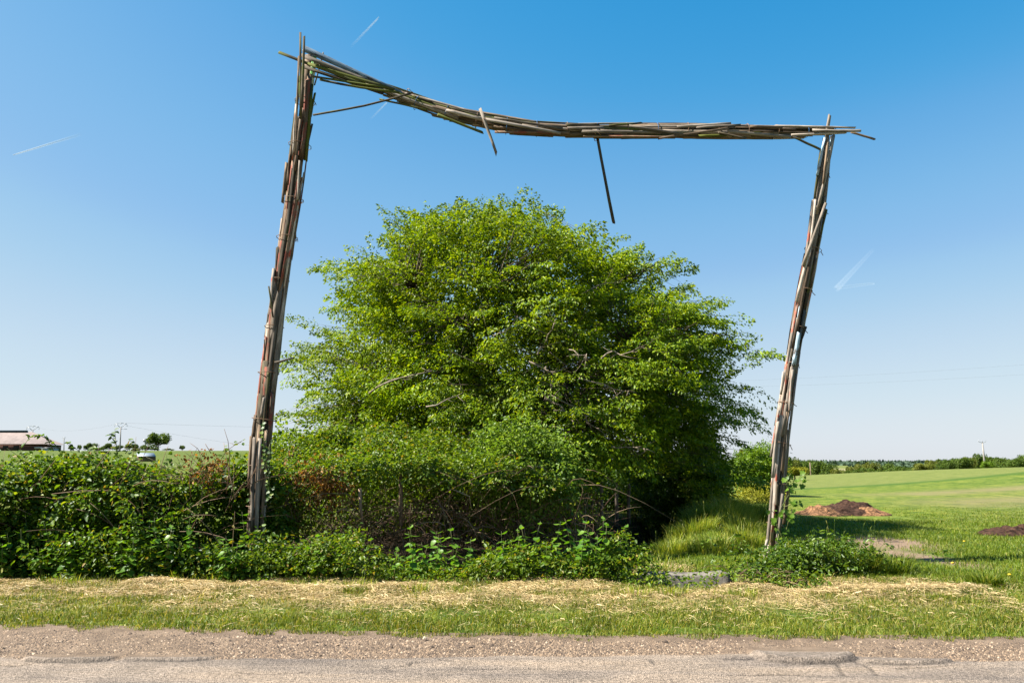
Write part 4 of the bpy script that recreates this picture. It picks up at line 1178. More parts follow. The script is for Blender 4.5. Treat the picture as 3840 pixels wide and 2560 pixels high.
# low weeds between the nettles
def low_weeds(name, label, xr_, yr, zr_, n, K, size, mat, single=0):
    x = rng.uniform(*xr_, n); y = rng.uniform(*yr, n)
    z = height(x, y) + rng.uniform(*zr_, n) * np.clip(2.6 * (n2(x, x * 0, 1.3, 121) - .28), .12, 1.5)
    A = np.stack([x, y, z], 1)
    t = thing(name, (sum(xr_) / 2, sum(yr) / 2, 0), label, 'weeds')
    DD = np.stack([rng.normal(scale=.7, size=n), rng.normal(scale=.5, size=n) - .5, rng.uniform(.1, .9, n)], 1)
    foliage(t, *sprays(A, DD, K, .12, .32, .6, .3, size, .5, .8, .12, .4), mat, True, single)
    return t
w1 = low_weeds('bramble_undergrowth', 'low bramble and bindweed leaves at the foot of the bramble hedge', (-8.6, -3.3), (11.1, 11.9), (0, .8), 620, 15, .062, 'leaf_bramble', 60)
w2 = low_weeds('weed_patch', 'bright green weeds and goosegrass in front of the dark hollow', (-3.5, 1.9), (11.05, 12.1), (0, .52), 900, 15, .055, 'leaf_mid', 60)
w4 = low_weeds('bramble_mound', 'leafy bramble mound at the foot of the taller gateway post', (-4.0, -2.4), (11.5, 12.2), (.02, .42), 260, 18, .065, 'leaf_bramble', 40)
w3 = thing('bramble_mound', (4.9, 12.3, 0), 'dark leafy weed mound at the foot of the shorter gateway post', 'weeds')
A1 = np.array([tuple(at(random.gauss(3050, 125), random.gauss(2116, 42), 12.1 + random.uniform(-.6, .5))) for k in range(640)])
A1[:, 2] = np.maximum(A1[:, 2], height(A1[:, 0], A1[:, 1]) + .03)
foliage(w3, *sprays(A1, np.stack([rng.normal(scale=.7, size=640), rng.normal(scale=.4, size=640) - .6, rng.uniform(0, .9, 640)], 1), 15, .12, .3, .6, .3, .055, .55, .8, .12, .4), 'leaf_dark', True, 60)
canes(120, (4.1, 5.0), (11.8, 12.2), (-.1, .2), .004, 'cane', w3, lean=1.2, Lr=(.2, .6), arc=.6)
tangle = thing('dead_root_tangle', (3.6, 11.4, -.2), 'tangle of dead brown roots hanging over the end of the concrete slab', 'roots')
canes(150, (3.0, 4.1), (11.15, 11.6), (-.2, .08), .004, 'cane', tangle, 'roots', lean=1.1, Lr=(.2, .55), arc=.7)
low = low_weeds('weed_patch', 'sparse small weeds in the hollow in front of the concrete slab', (1.6, 4.2), (10.75, 11.35), (0, .3), 150, 12, .05, 'leaf_mid', 30)

# concrete slab over the culvert
def headwall():
    t = thing('concrete_headwall', (2.75, 11.75, -.3), 'old concrete culvert slab in the weeds before the ditch', 'culvert')
    a = at(2390, 2150, 11.3); b = at(2740, 2150, 11.4)
    x0, x1 = a.x, b.x
    nx = 26
    V = []
    for i in range(nx):
        s = i / (nx - 1)
        X = x0 + (x1 - x0) * s
        yv = 11.3 + .10 * s
        tz = .085 + .010 * math.sin(i * .31) + random.uniform(-.003, .003) - (.03 if i in (0, nx - 1) else 0)
        j = random.uniform(-.004, .004)
        V += [(X, yv + j, -.5), (X, yv + j + .005, tz - .025), (X, yv + j + .03, tz), (X, yv + .24 + j, tz + .006), (X, yv + .26, -.5)]
    Q = []
    for i in range(nx - 1):
        for k in range(4):
            Q.append((i * 5 + k, (i + 1) * 5 + k, (i + 1) * 5 + k + 1, i * 5 + k + 1))
    e = (nx - 1) * 5
    build('slab', np.array(V), [np.array(Q), np.array([[0, 1, 2], [0, 2, 3], [0, 3, 4], [e, e + 2, e + 1], [e, e + 3, e + 2], [e, e + 4, e + 3]])], M['concrete'], t)
headwall()
rail = thing('fallen_rail', at(2790, 2140, 11.75), 'grey weathered rail lying from the concrete slab to the shorter post', 'rail')
plank(at(2690, 2163, 11.75), at(2875, 2112, 12.2), .06, .045, M['grey'], rail, .03)
rail.children[0].name = 'rail_beam'

# ------------------------------------------------------------------ vine and ivy on the posts
def lobed_leaf(mat):
    pts = [(0, 0), (.28, -.08), (.5, .12), (.36, .36), (.46, .62), (.22, .66), (0, 1.0), (-.22, .66), (-.46, .62), (-.36, .36), (-.5, .12), (-.28, -.08)]
    V = [(0, .05, .35)] + [(a, -.10 * abs(a) - .12 * max(b - .5, 0), b) for a, b in pts]
    n_ = len(pts)
    return mesh_np('leaf', np.array(V, dtype=float), np.array([(0, 1 + i, 1 + (i + 1) % n_) for i in range(n_)]), mat)
def climber(name, label, cat, pixstems, gyoff, matkey, size, nleaf, jit):
    b = pixstems[0][0]
    t = thing(name, gp(b[0], b[1], gyoff), label, cat)
    me = lobed_leaf(M[matkey])
    for st in pixstems:
        pts = [gp(u, v, gyoff + random.uniform(-.05, .02)) for u, v in st]
        g = Geo(); g.tube(pts, np.linspace(.007, .003, len(pts)), 5)
        g.build('stem', M['greencane'], t)
        k_ = max(2, int(nleaf * (len(st) - 1)))
        for k in range(k_):
            s = random.random() * (len(pts) - 1); i = min(int(s), len(pts) - 2)
            p = pts[i].lerp(pts[i + 1], s - i) + Vector((random.gauss(0, jit), random.uniform(-.08, .02), random.gauss(0, jit)))
            d = Vector((random.uniform(-.8, .8), random.uniform(-.6, 0), random.uniform(-1, .1))).normalized()
            nrm = Vector((random.uniform(-.6, .6), -.9, random.uniform(0, .9)))
            y_ = -(nrm - d * nrm.dot(d)).normalized(); x_ = y_.cross(d)
            o = link('leaf', me, t)
            o.matrix_basis = Matrix.Translation(p) @ Matrix((x_, y_, d)).transposed().to_4x4() @ Matrix.Scale(size * random.uniform(.6, 1.2), 4)
    return t
climber('grapevine', 'green vine with lobed leaves climbing the shorter gateway post', 'vine',
        [[(2945, 2100), (2935, 2020), (2910, 1960), (2930, 1900), (2960, 1850), (2990, 1800), (3005, 1778)], [(2940, 1900), (2970, 1890), (3000, 1890)], [(2930, 1940), (2900, 1920), (2885, 1900)],
         [(2930, 2080), (2945, 2000), (2960, 1940), (2975, 1900)], [(2960, 1860), (2950, 1800), (2965, 1775)], [(2920, 2000), (2910, 2060), (2900, 2110)]], -.24, 'leaf_vine', .085, 3.4, .05)
climber('ivy', 'ivy with glossy leaves climbing the foot of the taller gateway post', 'ivy',
        [[(1005, 1880), (1000, 1800), (992, 1720), (990, 1660), (987, 1600), (992, 1575)], [(1012, 1860), (1008, 1780), (1010, 1700), (1015, 1650)], [(1020, 1640), (1005, 1690), (1000, 1740)]], -.24, 'leaf_ivy', .055, 6, .03)

# ------------------------------------------------------------------ grasses
def scatter_blades(name, label, x, y, H, W, lean, matkey, kind='stuff', z=None, cat='grass'):
    n = len(x)
    zz = height(x, y) - .005 if z is None else z
    V, F = blade_arrays(np.stack([x, y, zz], 1), H, W, lean, rng.uniform(0, 6.283, n), rng.uniform(0, 6.283, n))
    o = build(name, V, F, M[matkey], None)
    return tag(o, label, cat, kind=kind)
# verge
def dryness(x, y):
    e = grass_edge(x)
    tt = (y - e) / (11.1 - e)
    w = .50 + .10 * np.sin(x * .7) + .9 * (n2(x, y, .9, 137, 4) - .5)
    return tt, sstep(w - .34, w + .22, tt) * (1 - sstep(5.3, 6.1, x + .6 * (n2(x, y, 1.5, 138) - .5)))
n = 240000
x = rng.uniform(-7.8, 7.9, n); y = rng.uniform(7.45, 11.5, n)
e = grass_edge(x)
tt, dry = dryness(x, y)
clump = n2(x, y, 2.6, 131, 3)
keep = (y > e - .10 + .75 * (n2(x, y, 4.5, 139, 3) - .45)) & (rng.random(n) < np.clip(.95 - .50 * dry + 2.4 * (clump - .5), .03, 1)) & (np.abs(x) < .66 * y + .5) & ~((x > 1.6) & (x < 4.2) & (y > 10.75))
x, y, tt, clump, dry = x[keep], y[keep], tt[keep], clump[keep], dry[keep]
H = rng.uniform(.03, .085, len(x)) * (.45 + 1.1 * clump) * (1 + .5 * dry) * np.where(rng.random(len(x)) < .04, 1.8, 1)
H = H * (.7 + .5 * np.exp(-((tt - .14) / .12) ** 2) * n2(x, y, 1.2, 133) * 1.6)
scatter_blades('verge_grass', 'short green grass along the road edge of the verge', x, y, H, rng.uniform(.004, .008, len(x)), rng.uniform(.2, 1.25, len(x)), 'grass_verge', z=np.maximum(height(x, y), -.008) - .004)
# cut straw
n = 170000
x = rng.uniform(-7.8, 6.6, n); y = rng.uniform(8.0, 11.4, n)
tt, dry = dryness(x, y)
keep = (rng.random(n) < np.clip(dry * np.clip(3.8 * n2(x, y, 2.1, 141, 4) - 1.45, .03, .58) + .04, 0, 1)) & (np.abs(x) < .66 * y + .5) & ~((x > 1.6) & (x < 4.2) & (y > 10.95))
x, y = x[keep], y[keep]
n = len(x)
rowz = .11 * np.exp(-((y - 10.4 - .3 * np.sin(x * .8)) / .40) ** 2) * np.clip(n2(x, y, 1.3, 143, 3) * 2.6 - .85, 0, 1.4)
z = height(x, y) + rng.uniform(.0, .03, n) + rowz
az = rng.uniform(0, 6.283, n); Ls = rng.uniform(.04, .17, n)
d = np.stack([np.cos(az), np.sin(az), rng.normal(scale=.2, size=n)], 1)
s = np.stack([-np.sin(az), np.cos(az), rng.normal(scale=.5, size=n)], 1)
Pm = np.stack([x, y, z], 1); w = rng.uniform(.003, .006, n)[:, None]
bend = np.stack([s[:, 0], s[:, 1], np.zeros(n)], 1) * (rng.normal(scale=.12, size=n) * Ls)[:, None] + np.array([0, 0, .012])
V = np.stack([Pm - d * Ls[:, None] / 2 - s * w / 2, Pm - d * Ls[:, None] / 2 + s * w / 2, Pm + bend - s * w / 2, Pm + bend + s * w / 2, Pm + d * Ls[:, None] / 2], 1).reshape(-1, 3)
F = (np.arange(n)[:, None, None] * 5 + np.array([[0, 1, 3], [0, 3, 2], [2, 3, 4]])[None]).reshape(-1, 3)
tag(build('cut_straw', V, F, M['straw']), 'dry straw coloured mown grass lying along the verge', 'straw', kind='stuff')
# meadow
n = 155000
r = 10.4 * (34 / 10.4) ** rng.random(n)
x = rng.uniform(.05, .72, n) * r; y = r
c0 = on(3420, 2090); c1 = on(3330, 2040)
bare_ = np.exp(-(((x - c0.x) / .55) ** 2 + ((y - c0.y) / 1.7) ** 2)) + np.exp(-(((x - c1.x) / .9) ** 2 + ((y - c1.y) / 1.2) ** 2))
cl = n2(x, y, 1.7, 151, 2)
inditch = (np.abs(x - ditch_x(y)) < 1.0) & (y > 11.6)
leftbank = (x < ditch_x(y)) & (y > 11.6)
keep = ~inditch & ~leftbank & (rng.random(n) < np.clip(1 - 1.1 * bare_, .03, 1)) & ((x > 4.6) | (y > 11.9)) & ((y > 11.2) | (x > 5.6))
keep &= ~((y > 23) & (y < 26.2) & (x > 8.6) & (x < 11.6))
x, y, cl = x[keep], y[keep], cl[keep]
H = rng.uniform(.04, .13, len(x)) * (.35 + 1.2 * cl) * (1 - .9 * sstep(16, 33, y))
scatter_blades('meadow_grass', 'bright green meadow grass covering the field right of the ditch', x, y, H, rng.uniform(.005, .010, len(x)) * (1 + .04 * (y - 10)), rng.uniform(.25, 1.2, len(x)), 'grass')
# ditch banks
n = 26000
x = rng.uniform(-.6, 8.5, n); y = rng.uniform(11.8, 30, n)
dd = np.abs(x - ditch_x(y))
keep = (dd < 1.5) & (dd > .25) & (rng.random(n) < .8)
x, y = x[keep], y[keep]
scatter_blades('bank_grass', 'long rough grass on the shaded banks of the ditch', x, y, rng.uniform(.10, .28, len(x)), rng.uniform(.006, .010, len(x)), rng.uniform(.3, 1.1, len(x)), 'grass_tall')
# tall clumps, each its own thing
def grass_clump(label, u, v, Y, rpx, n, h, seeds=4, group=None, lean=(.2, .9), mat='grass_tall', w=(.006, .011)):
    c = at(u, v, Y); r_ = rpx * Y / FPX
    z0 = hz(c.x, c.y)
    t = thing('tall_grass_clump', (c.x, c.y, z0), label, 'grass', group)
    a = rng.uniform(0, 6.283, n); q = np.sqrt(rng.random(n)) * r_
    x = c.x + np.cos(a) * q; y = c.y + np.sin(a) * q * .8
    H = h * rng.uniform(.5, 1.1, n)
    V, F = blade_arrays(np.stack([x, y, height(x, y) - .01], 1), H, rng.uniform(*w, n), rng.uniform(*lean, n), a + rng.normal(scale=.6, size=n), rng.uniform(0, 6.283, n))
    build('blades', V, F, M[mat], t)['kind'] = 'stuff'
    for k in range(seeds):
        ax, ay = c.x + random.uniform(-1, 1) * r_, c.y + random.uniform(-.8, .3) * r_
        zz = hz(ax, ay); hh = h * random.uniform(1.0, 1.35); lx = random.uniform(-.35, .35) * hh
        g = Geo(); g.tube([(ax, ay, zz), (ax + lx * .3, ay, zz + hh * .55), (ax + lx, ay, zz + hh)], [.002, .0018, .0012], 3)
        g.tube([(ax + lx, ay, zz + hh), (ax + lx * 1.1, ay, zz + hh + .04), (ax + lx * 1.25, ay, zz + hh + .07)], [.002, .0045, .0015], 4)
        g.build('seed_stalk', M['grass_tall'], t)
    return t
grass_clump('big tuft of pale tall grass on the far lip of the ditch', 2700, 1995, 17.5, 130, 2200, .62, 9)
for (u, v, Y, r_, n_, h_, lab) in [(2600, 2035, 15.6, 90, 900, .42, 'rough pale grass tuft on the ditch lip below the big tuft'), (2520, 2085, 13.8, 70, 500, .30, 'yellowish short tuft on the ditch lip nearest the slab'), (2680, 2075, 13.6, 110, 900, .30, 'rough grass patch behind the slab and the fallen rail'),
                               (2790, 2000, 16.5, 90, 800, .46, 'pale rough tuft in the middle of the bank before the post'), (2740, 1945, 20.5, 100, 900, .55, 'sunlit tall grass tuft at the top of the ditch bank'), (2840, 1890, 25.0, 90, 700, .6, 'tall pale grass in front of the dry olive bush')]:
    grass_clump(lab, u, v, Y, r_, n_, h_, 4)
grass_clump('mat of dry tan grass behind the concrete slab', 2480, 2128, 12.3, 120, 900, .16, 0, None, (.8, 1.5), 'straw', (.004, .007))
grass_clump('shaded tall grass tuft between the pale tuft and the post', 2830, 1960, 21, 110, 1500, .6, 5, mat='grass')
grass_clump('smaller tall grass tuft just left of the shorter post', 2800, 2040, 14.5, 70, 700, .38, 6)
grass_clump('tall grass tuft leaning over right of the shorter post', 3190, 2150, 11.9, 95, 800, .55, 7, lean=(.3, 1.1), mat='grass')
grass_clump('tall grass tuft at the right end of the weed mound', 3330, 2150, 11.9, 90, 650, .42, 6, lean=(.4, 1.1), mat='grass')
grass_clump('tall grass tuft behind the weed mound by the shorter post', 3110, 2090, 13.2, 80, 500, .5, 5, mat='grass')
grass_clump('dark weedy tuft at the right end of the straw strip', 3700, 2200, 10.75, 60, 420, .22, 0, mat='grass', w=(.008, .016))
for i, (u, v) in enumerate([(60, 2175), (230, 2195), (380, 2185), (560, 2185), (690, 2180), (820, 2178), (1160, 2205), (1330, 2215), (1560, 2225), (2380, 2235), (2520, 2235), (2790, 2235)]):
    p = on(u, v)
    grass_clump('small yellow green grass tuft where the verge meets the weeds', u, v, p.y, random.uniform(50, 90), random.randint(70, 130), random.uniform(.12, .2), 0, 'grass tufts at the foot of the weeds', lean=(.1, .7))

# ------------------------------------------------------------------ heaps in the field
def heap(c, rx, ry, h, mat, parent, name, seed, rough=.18, n=96):
    V = []; F = []
    rings = 40
    for i in range(rings + 1):
        for j in range(n):
            a = 2 * math.pi * j / n; r = i / rings
            x = math.cos(a) * r; y = math.sin(a) * r
            V.append((x, y, 0))
    V = np.array(V)
    nz = fnoise(np.stack([V[:, 0] * rx * 1.6, V[:, 1] * ry * 1.6, V[:, 0] * 0 + seed], 1), seed, 3) - .5
    nf = fnoise(np.stack([V[:, 0] * rx * 8, V[:, 1] * ry * 8, V[:, 0] * 0 + seed], 1), seed + 5, 4) - .5
    r = np.hypot(V[:, 0], V[:, 1])
    X = c[0] + V[:, 0] * rx * (1 + .5 * nz); Y = c[1] + V[:, 1] * ry * (1 + .5 * nz)
    Z = c[2] + h * np.clip(1 - r ** 1.15, 0, 1) * (1 + 1.0 * nz) + nf * rough * (1 - r ** 4) - .05 * (r > .95)
    i = np.arange(rings)[:, None] * n; j = np.arange(n)[None]; k = (j + 1) % n
    F = np.stack([i + j, i + k, i + n + k, i + n + j], -1).reshape(-1, 4)
    return build(name, np.stack([X, Y, Z], 1), F, mat, parent, False)
c = at(3140, 1918, 25.5)
hp = thing('manure_heap', (c.x, c.y, hz(c.x, c.y)), 'large dark brown manure heap with strawy apron in the green field', 'heap')
z0 = hz(c.x, c.y)
heap((c.x + .25, c.y, z0), 1.05, 1.0, .44, M['manure'], hp, 'dark_mound', 2, .16)
heap((c.x - .75, c.y - .5, z0 - .02), .85, .8, .30, M['strawheap'], hp, 'straw_apron', 3, .12)
heap((c.x + .65, c.y - .45, z0 - .02), .85, .7, .26, M['strawheap'], hp, 'straw_apron', 4, .12)
c = at(3790, 2005, 18.0)
hp2 = thing('manure_heap', (c.x, c.y, hz(c.x, c.y)), 'low dark clod heap at the right edge of the picture', 'heap')
heap((c.x, c.y, hz(c.x, c.y)), .75, .45, .20, M['manure'], hp2, 'clods', 7, .16)
heap((c.x + .45, c.y + .1, hz(c.x, c.y)), .45, .4, .28, M['manure'], hp2, 'clods', 8, .16)
# dandelions
M['dandelion'] = flat_mat('dandelion_yellow', (.75, .48, .02), .7)
for i, (u, v) in enumerate([(3575, 2148), (3465, 2097), (3790, 2196), (3335, 1962), (3618, 2058), (3198, 1955)]):
    p = on(u, v); z = hz(p.x, p.y)
    t = thing('dandelion', (p.x, p.y, z), 'tiny yellow dandelion in the meadow grass', 'flower', 'dandelions in the meadow')
    g = Geo(); g.tube([(p.x, p.y, z), (p.x, p.y, z + .13)], .003, 4); g.build('stalk', M['greencane'], t)
    g = Geo(); g.tube([(p.x, p.y, z + .125), (p.x, p.y, z + .135), (p.x, p.y, z + .145)], [.008, .024, .016], 9); g.build('flower_head', M['dandelion'], t)

# ------------------------------------------------------------------ trees and shrubs far off
def proto_crown(seed, nl, lumps, size):
    r_ = np.random.default_rng(seed)
    P = []
    for k in range(lumps):
        c = np.array([r_.uniform(-.32, .32), r_.uniform(-.3, .3), r_.uniform(.40, .80)])
        rad = r_.uniform(.17, .30)
        d = unit(r_.normal(size=(nl // lumps, 3)))
        P.append(c + d * rad * r_.uniform(.55, 1.05, (len(d), 1)) * np.array([1, 1, .85]))
    P = np.concatenate(P)
    lo, hi = P.min(0), P.max(0)
    P[:, 0] = (P[:, 0] - (lo[0] + hi[0]) / 2) / (hi[0] - lo[0])
    P[:, 1] = (P[:, 1] - (lo[1] + hi[1]) / 2) / (hi[1] - lo[1])
    P[:, 2] = .12 + .88 * (P[:, 2] - lo[2]) / (hi[2] - lo[2])
    D = unit(r_.normal(size=P.shape) + np.array([0, 0, -.4])); N = unit(P - np.array([0, 0, .4]) + r_.normal(scale=.5, size=P.shape))
    return leaf_arrays(P, D, N, size * r_.uniform(.7, 1.3, len(P)), size * .8, False)
def proto_trunk():
    g = Geo()
    g.tube([(0, 0, -.05), (.01, 0, .2), (-.01, .01, .5)], [.035, .028, .018], 6)
    for k in range(5):
        a = k * 1.3
        g.tube([(0, 0, .3), (.12 * math.cos(a), .12 * math.sin(a), .5), (.24 * math.cos(a), .24 * math.sin(a), .66)], [.018, .012, .006], 4)
    return g
CR = {}
for mk in ('leaf_far', 'leaf_far2', 'leaf_farbright', 'leaf_yellow'):
    CR[mk] = [mesh_np('crown', *proto_crown(100 + k, 3000, 9 + 2 * k, .068), M[mk]) for k in range(3 if mk == 'leaf_far' else 1)]
F_ = proto_trunk()
tr_me = mesh_np('trunk', np.concatenate(F_.V), [np.concatenate(F_.Q), np.concatenate(F_.T)], M['bark'])
def far_tree(u, vtop, wpx, Y, label, mk='leaf_far', group=None, name='distant_tree', cat='tree', vbase=None):
    tp = at(u, vtop, Y)
    z0 = hz(tp.x, Y) if vbase is None else at(u, vbase, Y).z
    h = max(tp.z - z0, .5)
    w = wpx * 1.25 * Y / FPX
    t = thing(name, (tp.x, Y, z0), label, cat, group)
    t.scale = (w, w * .9, h)
    t.rotation_euler = (0, 0, random.uniform(-.5, .5))
    for nm, me in (('crown', random.choice(CR[mk])), ('trunk', tr_me)):
        o = bpy.data.objects.new(nm, me); col.objects.link(o); o.parent = t
    return t
# left skyline
far_tree(596, 1622, 78, 300, 'lone round tree on the left skyline beside a pole')
far_tree(685, 1669, 20, 300, 'small round dark bush on the bare left skyline', name='distant_bush', cat='bush')
for i, (u, v, w, Y) in enumerate([(345, 1660, 36, 240), (300, 1667, 16, 230), (322, 1668, 14, 230), (390, 1668, 30, 240), (410, 1660, 24, 240), (440, 1668, 40, 220), (487, 1663, 30, 230), (510, 1664, 22, 230), (535, 1666, 22, 230), (552, 1672, 22, 200), (368, 1676, 40, 180), (395, 1690, 40, 150), (510, 1680, 30, 180), (580, 1678, 30, 270), (625, 1680, 26, 270), (645, 1683, 22, 280), (270, 1672, 22, 240)]):
    far_tree(u, v, w, Y, 'small hedgerow bush on the left slope between barn and lone tree', random.choice(['leaf_far', 'leaf_far', 'leaf_far2']), 'hedgerow bushes on the left slope', 'distant_bush', 'bush')
# right of the tree
far_tree(2802, 1682, 60, 110, 'taller pale tree just left of the shorter post, behind the shrub', 'leaf_far2')
far_tree(2852, 1676, 58, 105, 'dark round tree directly behind the bright green shrub')
far_tree(2765, 1700, 40, 120, 'tree half hidden behind the hawthorn bush')
far_tree(2775, 1745, 70, 60, 'yellow green bush between hawthorn and bright shrub', 'leaf_yellow', None, 'distant_bush', 'bush')
bush('bright_shrub', 'feathery bright green shrub left of the shorter gateway post', 2845, 1772, 38, 78, 80, 1.3, 620, 26, .11, 'leaf_farbright', (.5, 1.0), 0, seed=12, six=False, lump=.5)
bush('dry_bank_bush', 'low dry olive bush below the bright green shrub', 2840, 1860, 32, 80, 34, .9, 240, 22, .07, 'leaf_yellow', (.3, .6), 0, seed=13)
far_tree(2978, 1748, 76, 85, 'low golden bush right of the shorter post', 'leaf_yellow', None, 'distant_bush', 'bush')
for (u, v, w, Y, lab, mk) in [(2968, 1713, 46, 220, 'pale airy tree just right of the shorter post', 'leaf_far2'), (3000, 1724, 44, 230, 'dark tree left of the wooden pole', 'leaf_far'), (3034, 1722, 40, 240, 'slim dark tree behind the wooden pole', 'leaf_far'),
                              (3062, 1725, 54, 235, 'broad dark tree right of the wooden pole', 'leaf_far'), (3106, 1737, 50, 220, 'rounded tree right of the broad dark tree', 'leaf_far'), (3138, 1757, 42, 200, 'low pale tree at the right end of the clump', 'leaf_far2'),
                              (3212, 1760, 36, 180, 'lone small bush in the dip of the field', 'leaf_far')]:
    far_tree(u, v, w, Y, lab, mk)
for i, (u, v, w, Y) in enumerate([(3190, 1748, 34, 300), (3225, 1738, 40, 320), (3270, 1732, 46, 300), (3245, 1752, 50, 260), (3318, 1735, 56, 300), (3350, 1745, 50, 280), (3290, 1758, 60, 240), (3390, 1747, 50, 260), (3430, 1750, 46, 250), (3172, 1762, 30, 280), (3340, 1762, 60, 230), (3385, 1762, 60, 220), (3260, 1768, 60, 220)]):
    far_tree(u, v, w, Y, 'tree of the valley hedgerow beyond the field', random.choice(['leaf_far', 'leaf_far', 'leaf_far2']), 'valley hedgerow trees')
row = [3462, 3490, 3515, 3540, 3562, 3585, 3606, 3630, 3655, 3672, 3690, 3712, 3735, 3752, 3775, 3800, 3826, 3850]
tops = [1742, 1735, 1738, 1730, 1728, 1724, 1726, 1718, 1722, 1706, 1712, 1718, 1716, 1725, 1722, 1722, 1716, 1712]
for u, v in zip(row, tops):
    far_tree(u, v - 6 + random.uniform(-10, 9), random.uniform(30, 66), random.uniform(140, 175), 'tree in the dark row behind the crop on the right skyline', random.choice(['leaf_far', 'leaf_far', 'leaf_far', 'leaf_far2']), 'tree row on the right skyline')
far_tree(3700, 1728, 38, 120, 'rounded green bush at the foot of the leaning pole', 'leaf_farbright', None, 'distant_bush', 'bush')
# far woods: one mass on the horizon
n = 16000
r_ = rng.uniform(1700, 2300, n)
x = rng.uniform(.1, .75, n) * r_
topz = 3.6 + 7.0 * (n2(x, r_ * 0, .004, 171) - .5) + 2.5 * (n2(x, r_, .03, 172) - .5)
z = -4 + (topz + 1) * rng.random(n) ** .7
P = np.stack([x, r_, z], 1)
V, F = leaf_arrays(P, rnd_unit(n), rnd_unit(n) + np.array([0, -.6, .5]), rng.uniform(6, 13, n), rng.uniform(6, 12, n), False)
tag(build('far_woods', V, F, M['leaf_ridge']), 'dark blue green woods along the far horizon', 'woods', kind='stuff')
n = 5000
r_ = rng.uniform(800, 900, n); x = rng.uniform(.1, .7, n) * r_
keep = n2(x, r_, .008, 175) > .48
x, r_ = x[keep], r_[keep]; n = len(x)
P = np.stack([x, r_, -4 + rng.random(n) * 3.2], 1)
V, F = leaf_arrays(P, rnd_unit(n), rnd_unit(n) + np.array([0, -.6, .5]), rng.uniform(2.5, 5, n), rng.uniform(2.5, 5, n), False)
tag(build('valley_woods', V, F, M['leaf_ridge']), 'dark hedges and copses across the valley floor', 'woods', kind='stuff')

# ------------------------------------------------------------------ barn, shed, poles, lines
M['tile'] = flat_mat('pinkish_tile_roof', (.27, .215, .195), .85, .2, .18, .8)
M['brick'] = flat_mat('dark_brick', (.10, .045, .032), .9, .2, .3, 3)
M['ridge'] = flat_mat('slate_ridge', (.05, .075, .085), .7, .2)
M['white'] = flat_mat('white_board', (.45, .45, .43), .7)
M['metalroof'] = flat_mat('zinc_roof', (.24, .27, .30), .4, .5, .12, .7)
M['darkopen'] = flat_mat('dark_door', (.03, .026, .022), .9)
BYY = 250.0
barn = thing('barn', at(20, 1690, BYY), 'long brick barn with pale pinkish roof at the left edge', 'barn')
e0, e1 = at(-330, 1662, BYY), at(176, 1664, BYY)
r0, r1 = at(-330, 1618, BYY + 5), at(118, 1618, BYY + 5)
dz = e1.z
x0, x1, xr1 = e0.x, e1.x, r1.x
zb = at(100, 1700, BYY).z
rz = r1.z
g = Geo()
g.add([(x0, BYY, dz), (x1, BYY, dz), (xr1, BYY + 5, rz), (x0, BYY + 5, rz), (x0, BYY + 10, dz), (x1, BYY + 10, dz)], [(0, 1, 2, 3), (3, 2, 5, 4)], [(1, 5, 2)])
g.add([(x0, BYY, dz - .25), (x1, BYY, dz - .25), (x1, BYY + 10, dz - .25), (x0, BYY + 10, dz - .25)], [(0, 3, 2, 1)])
roof = g.build('roof', M['tile'], barn)
g = Geo(); g.box(((x0 + xr1) / 2 - .8, BYY + 5, rz + .15), (xr1 - x0 - 1.2, .9, .55)); g.build('ridge_cap', M['ridge'], roof)
g = Geo(); g.box(((x0 + x1) / 2 - .3, BYY + 5, (zb + dz) / 2 - .15), (x1 - x0 - 1.0, 9.0, dz - zb - .1)); wall = g.build('wall', M['brick'], barn)
s0 = at(143, 1678, BYY + .4)
g = Geo(); g.box((s0.x, BYY + .45, s0.z), (2.4, .1, .5)); g.build('white_sign', M['white'], barn)
for u in (20, -60, 60):
    s0 = at(u, 1678, BYY + .4)
    g = Geo(); g.box((s0.x, BYY + .47, s0.z), (1.7, .08, 1.3)); g.build('door', M['darkopen'], barn)
# small white building beside the barn
s0 = at(190, 1680, 235)
hut = thing('pale_hut', (s0.x, 235, s0.z - 1), 'small pale shed just right of the brick barn', 'shed')
g = Geo(); g.box((s0.x, 235, s0.z - .9), (3.4, 3, 1.8)); g.build('wall', M['white'], hut)
g = Geo(); g.prism([(s0.x - 1.9, 233.2, s0.z - .05), (s0.x + 1.9, 233.2, s0.z + .2), (s0.x + 1.9, 233.2, s0.z + .32), (s0.x - 1.9, 233.2, s0.z + .07)], [(s0.x - 1.9, 236.8, s0.z - .05), (s0.x + 1.9, 236.8, s0.z + .2), (s0.x + 1.9, 236.8, s0.z + .32), (s0.x - 1.9, 236.8, s0.z + .07)]); g.build('roof', M['metalroof'], hut)
# field shelter
SY = 110.0
a, b = at(497, 1698, SY), at(562, 1699, SY)
c_, d_ = at(585, 1712, SY - 1.5), at(515, 1711, SY - 1.5)
shed = thing('field_shelter', (at(540, 1718, SY).x, SY, 2.2), 'small field shelter with sloping zinc roof behind the bramble hedge', 'shed')
g = Geo(); up = Vector((0, 0, .07))
g.prism([tuple(p) for p in (a + Vector((0, 1.2, 0)), b + Vector((0, 1.2, 0)), c_, d_)], [tuple(p + up) for p in (a + Vector((0, 1.2, 0)), b + Vector((0, 1.2, 0)), c_, d_)])
g.build('roof', M['metalroof'], shed)
zb = at(540, 1722, SY).z - .4
g = Geo(); g.prism([(a.x + .1, SY + 1, zb), (b.x, SY + 1, zb), (c_.x - .1, SY - 1.3, zb), (d_.x + .1, SY - 1.3, zb)], [(a.x + .1, SY + 1, a.z - .06), (b.x, SY + 1, b.z - .06), (c_.x - .1, SY - 1.3, c_.z - .06), (d_.x + .1, SY - 1.3, d_.z - .06)])
g.build('wall', M['brown'], shed)

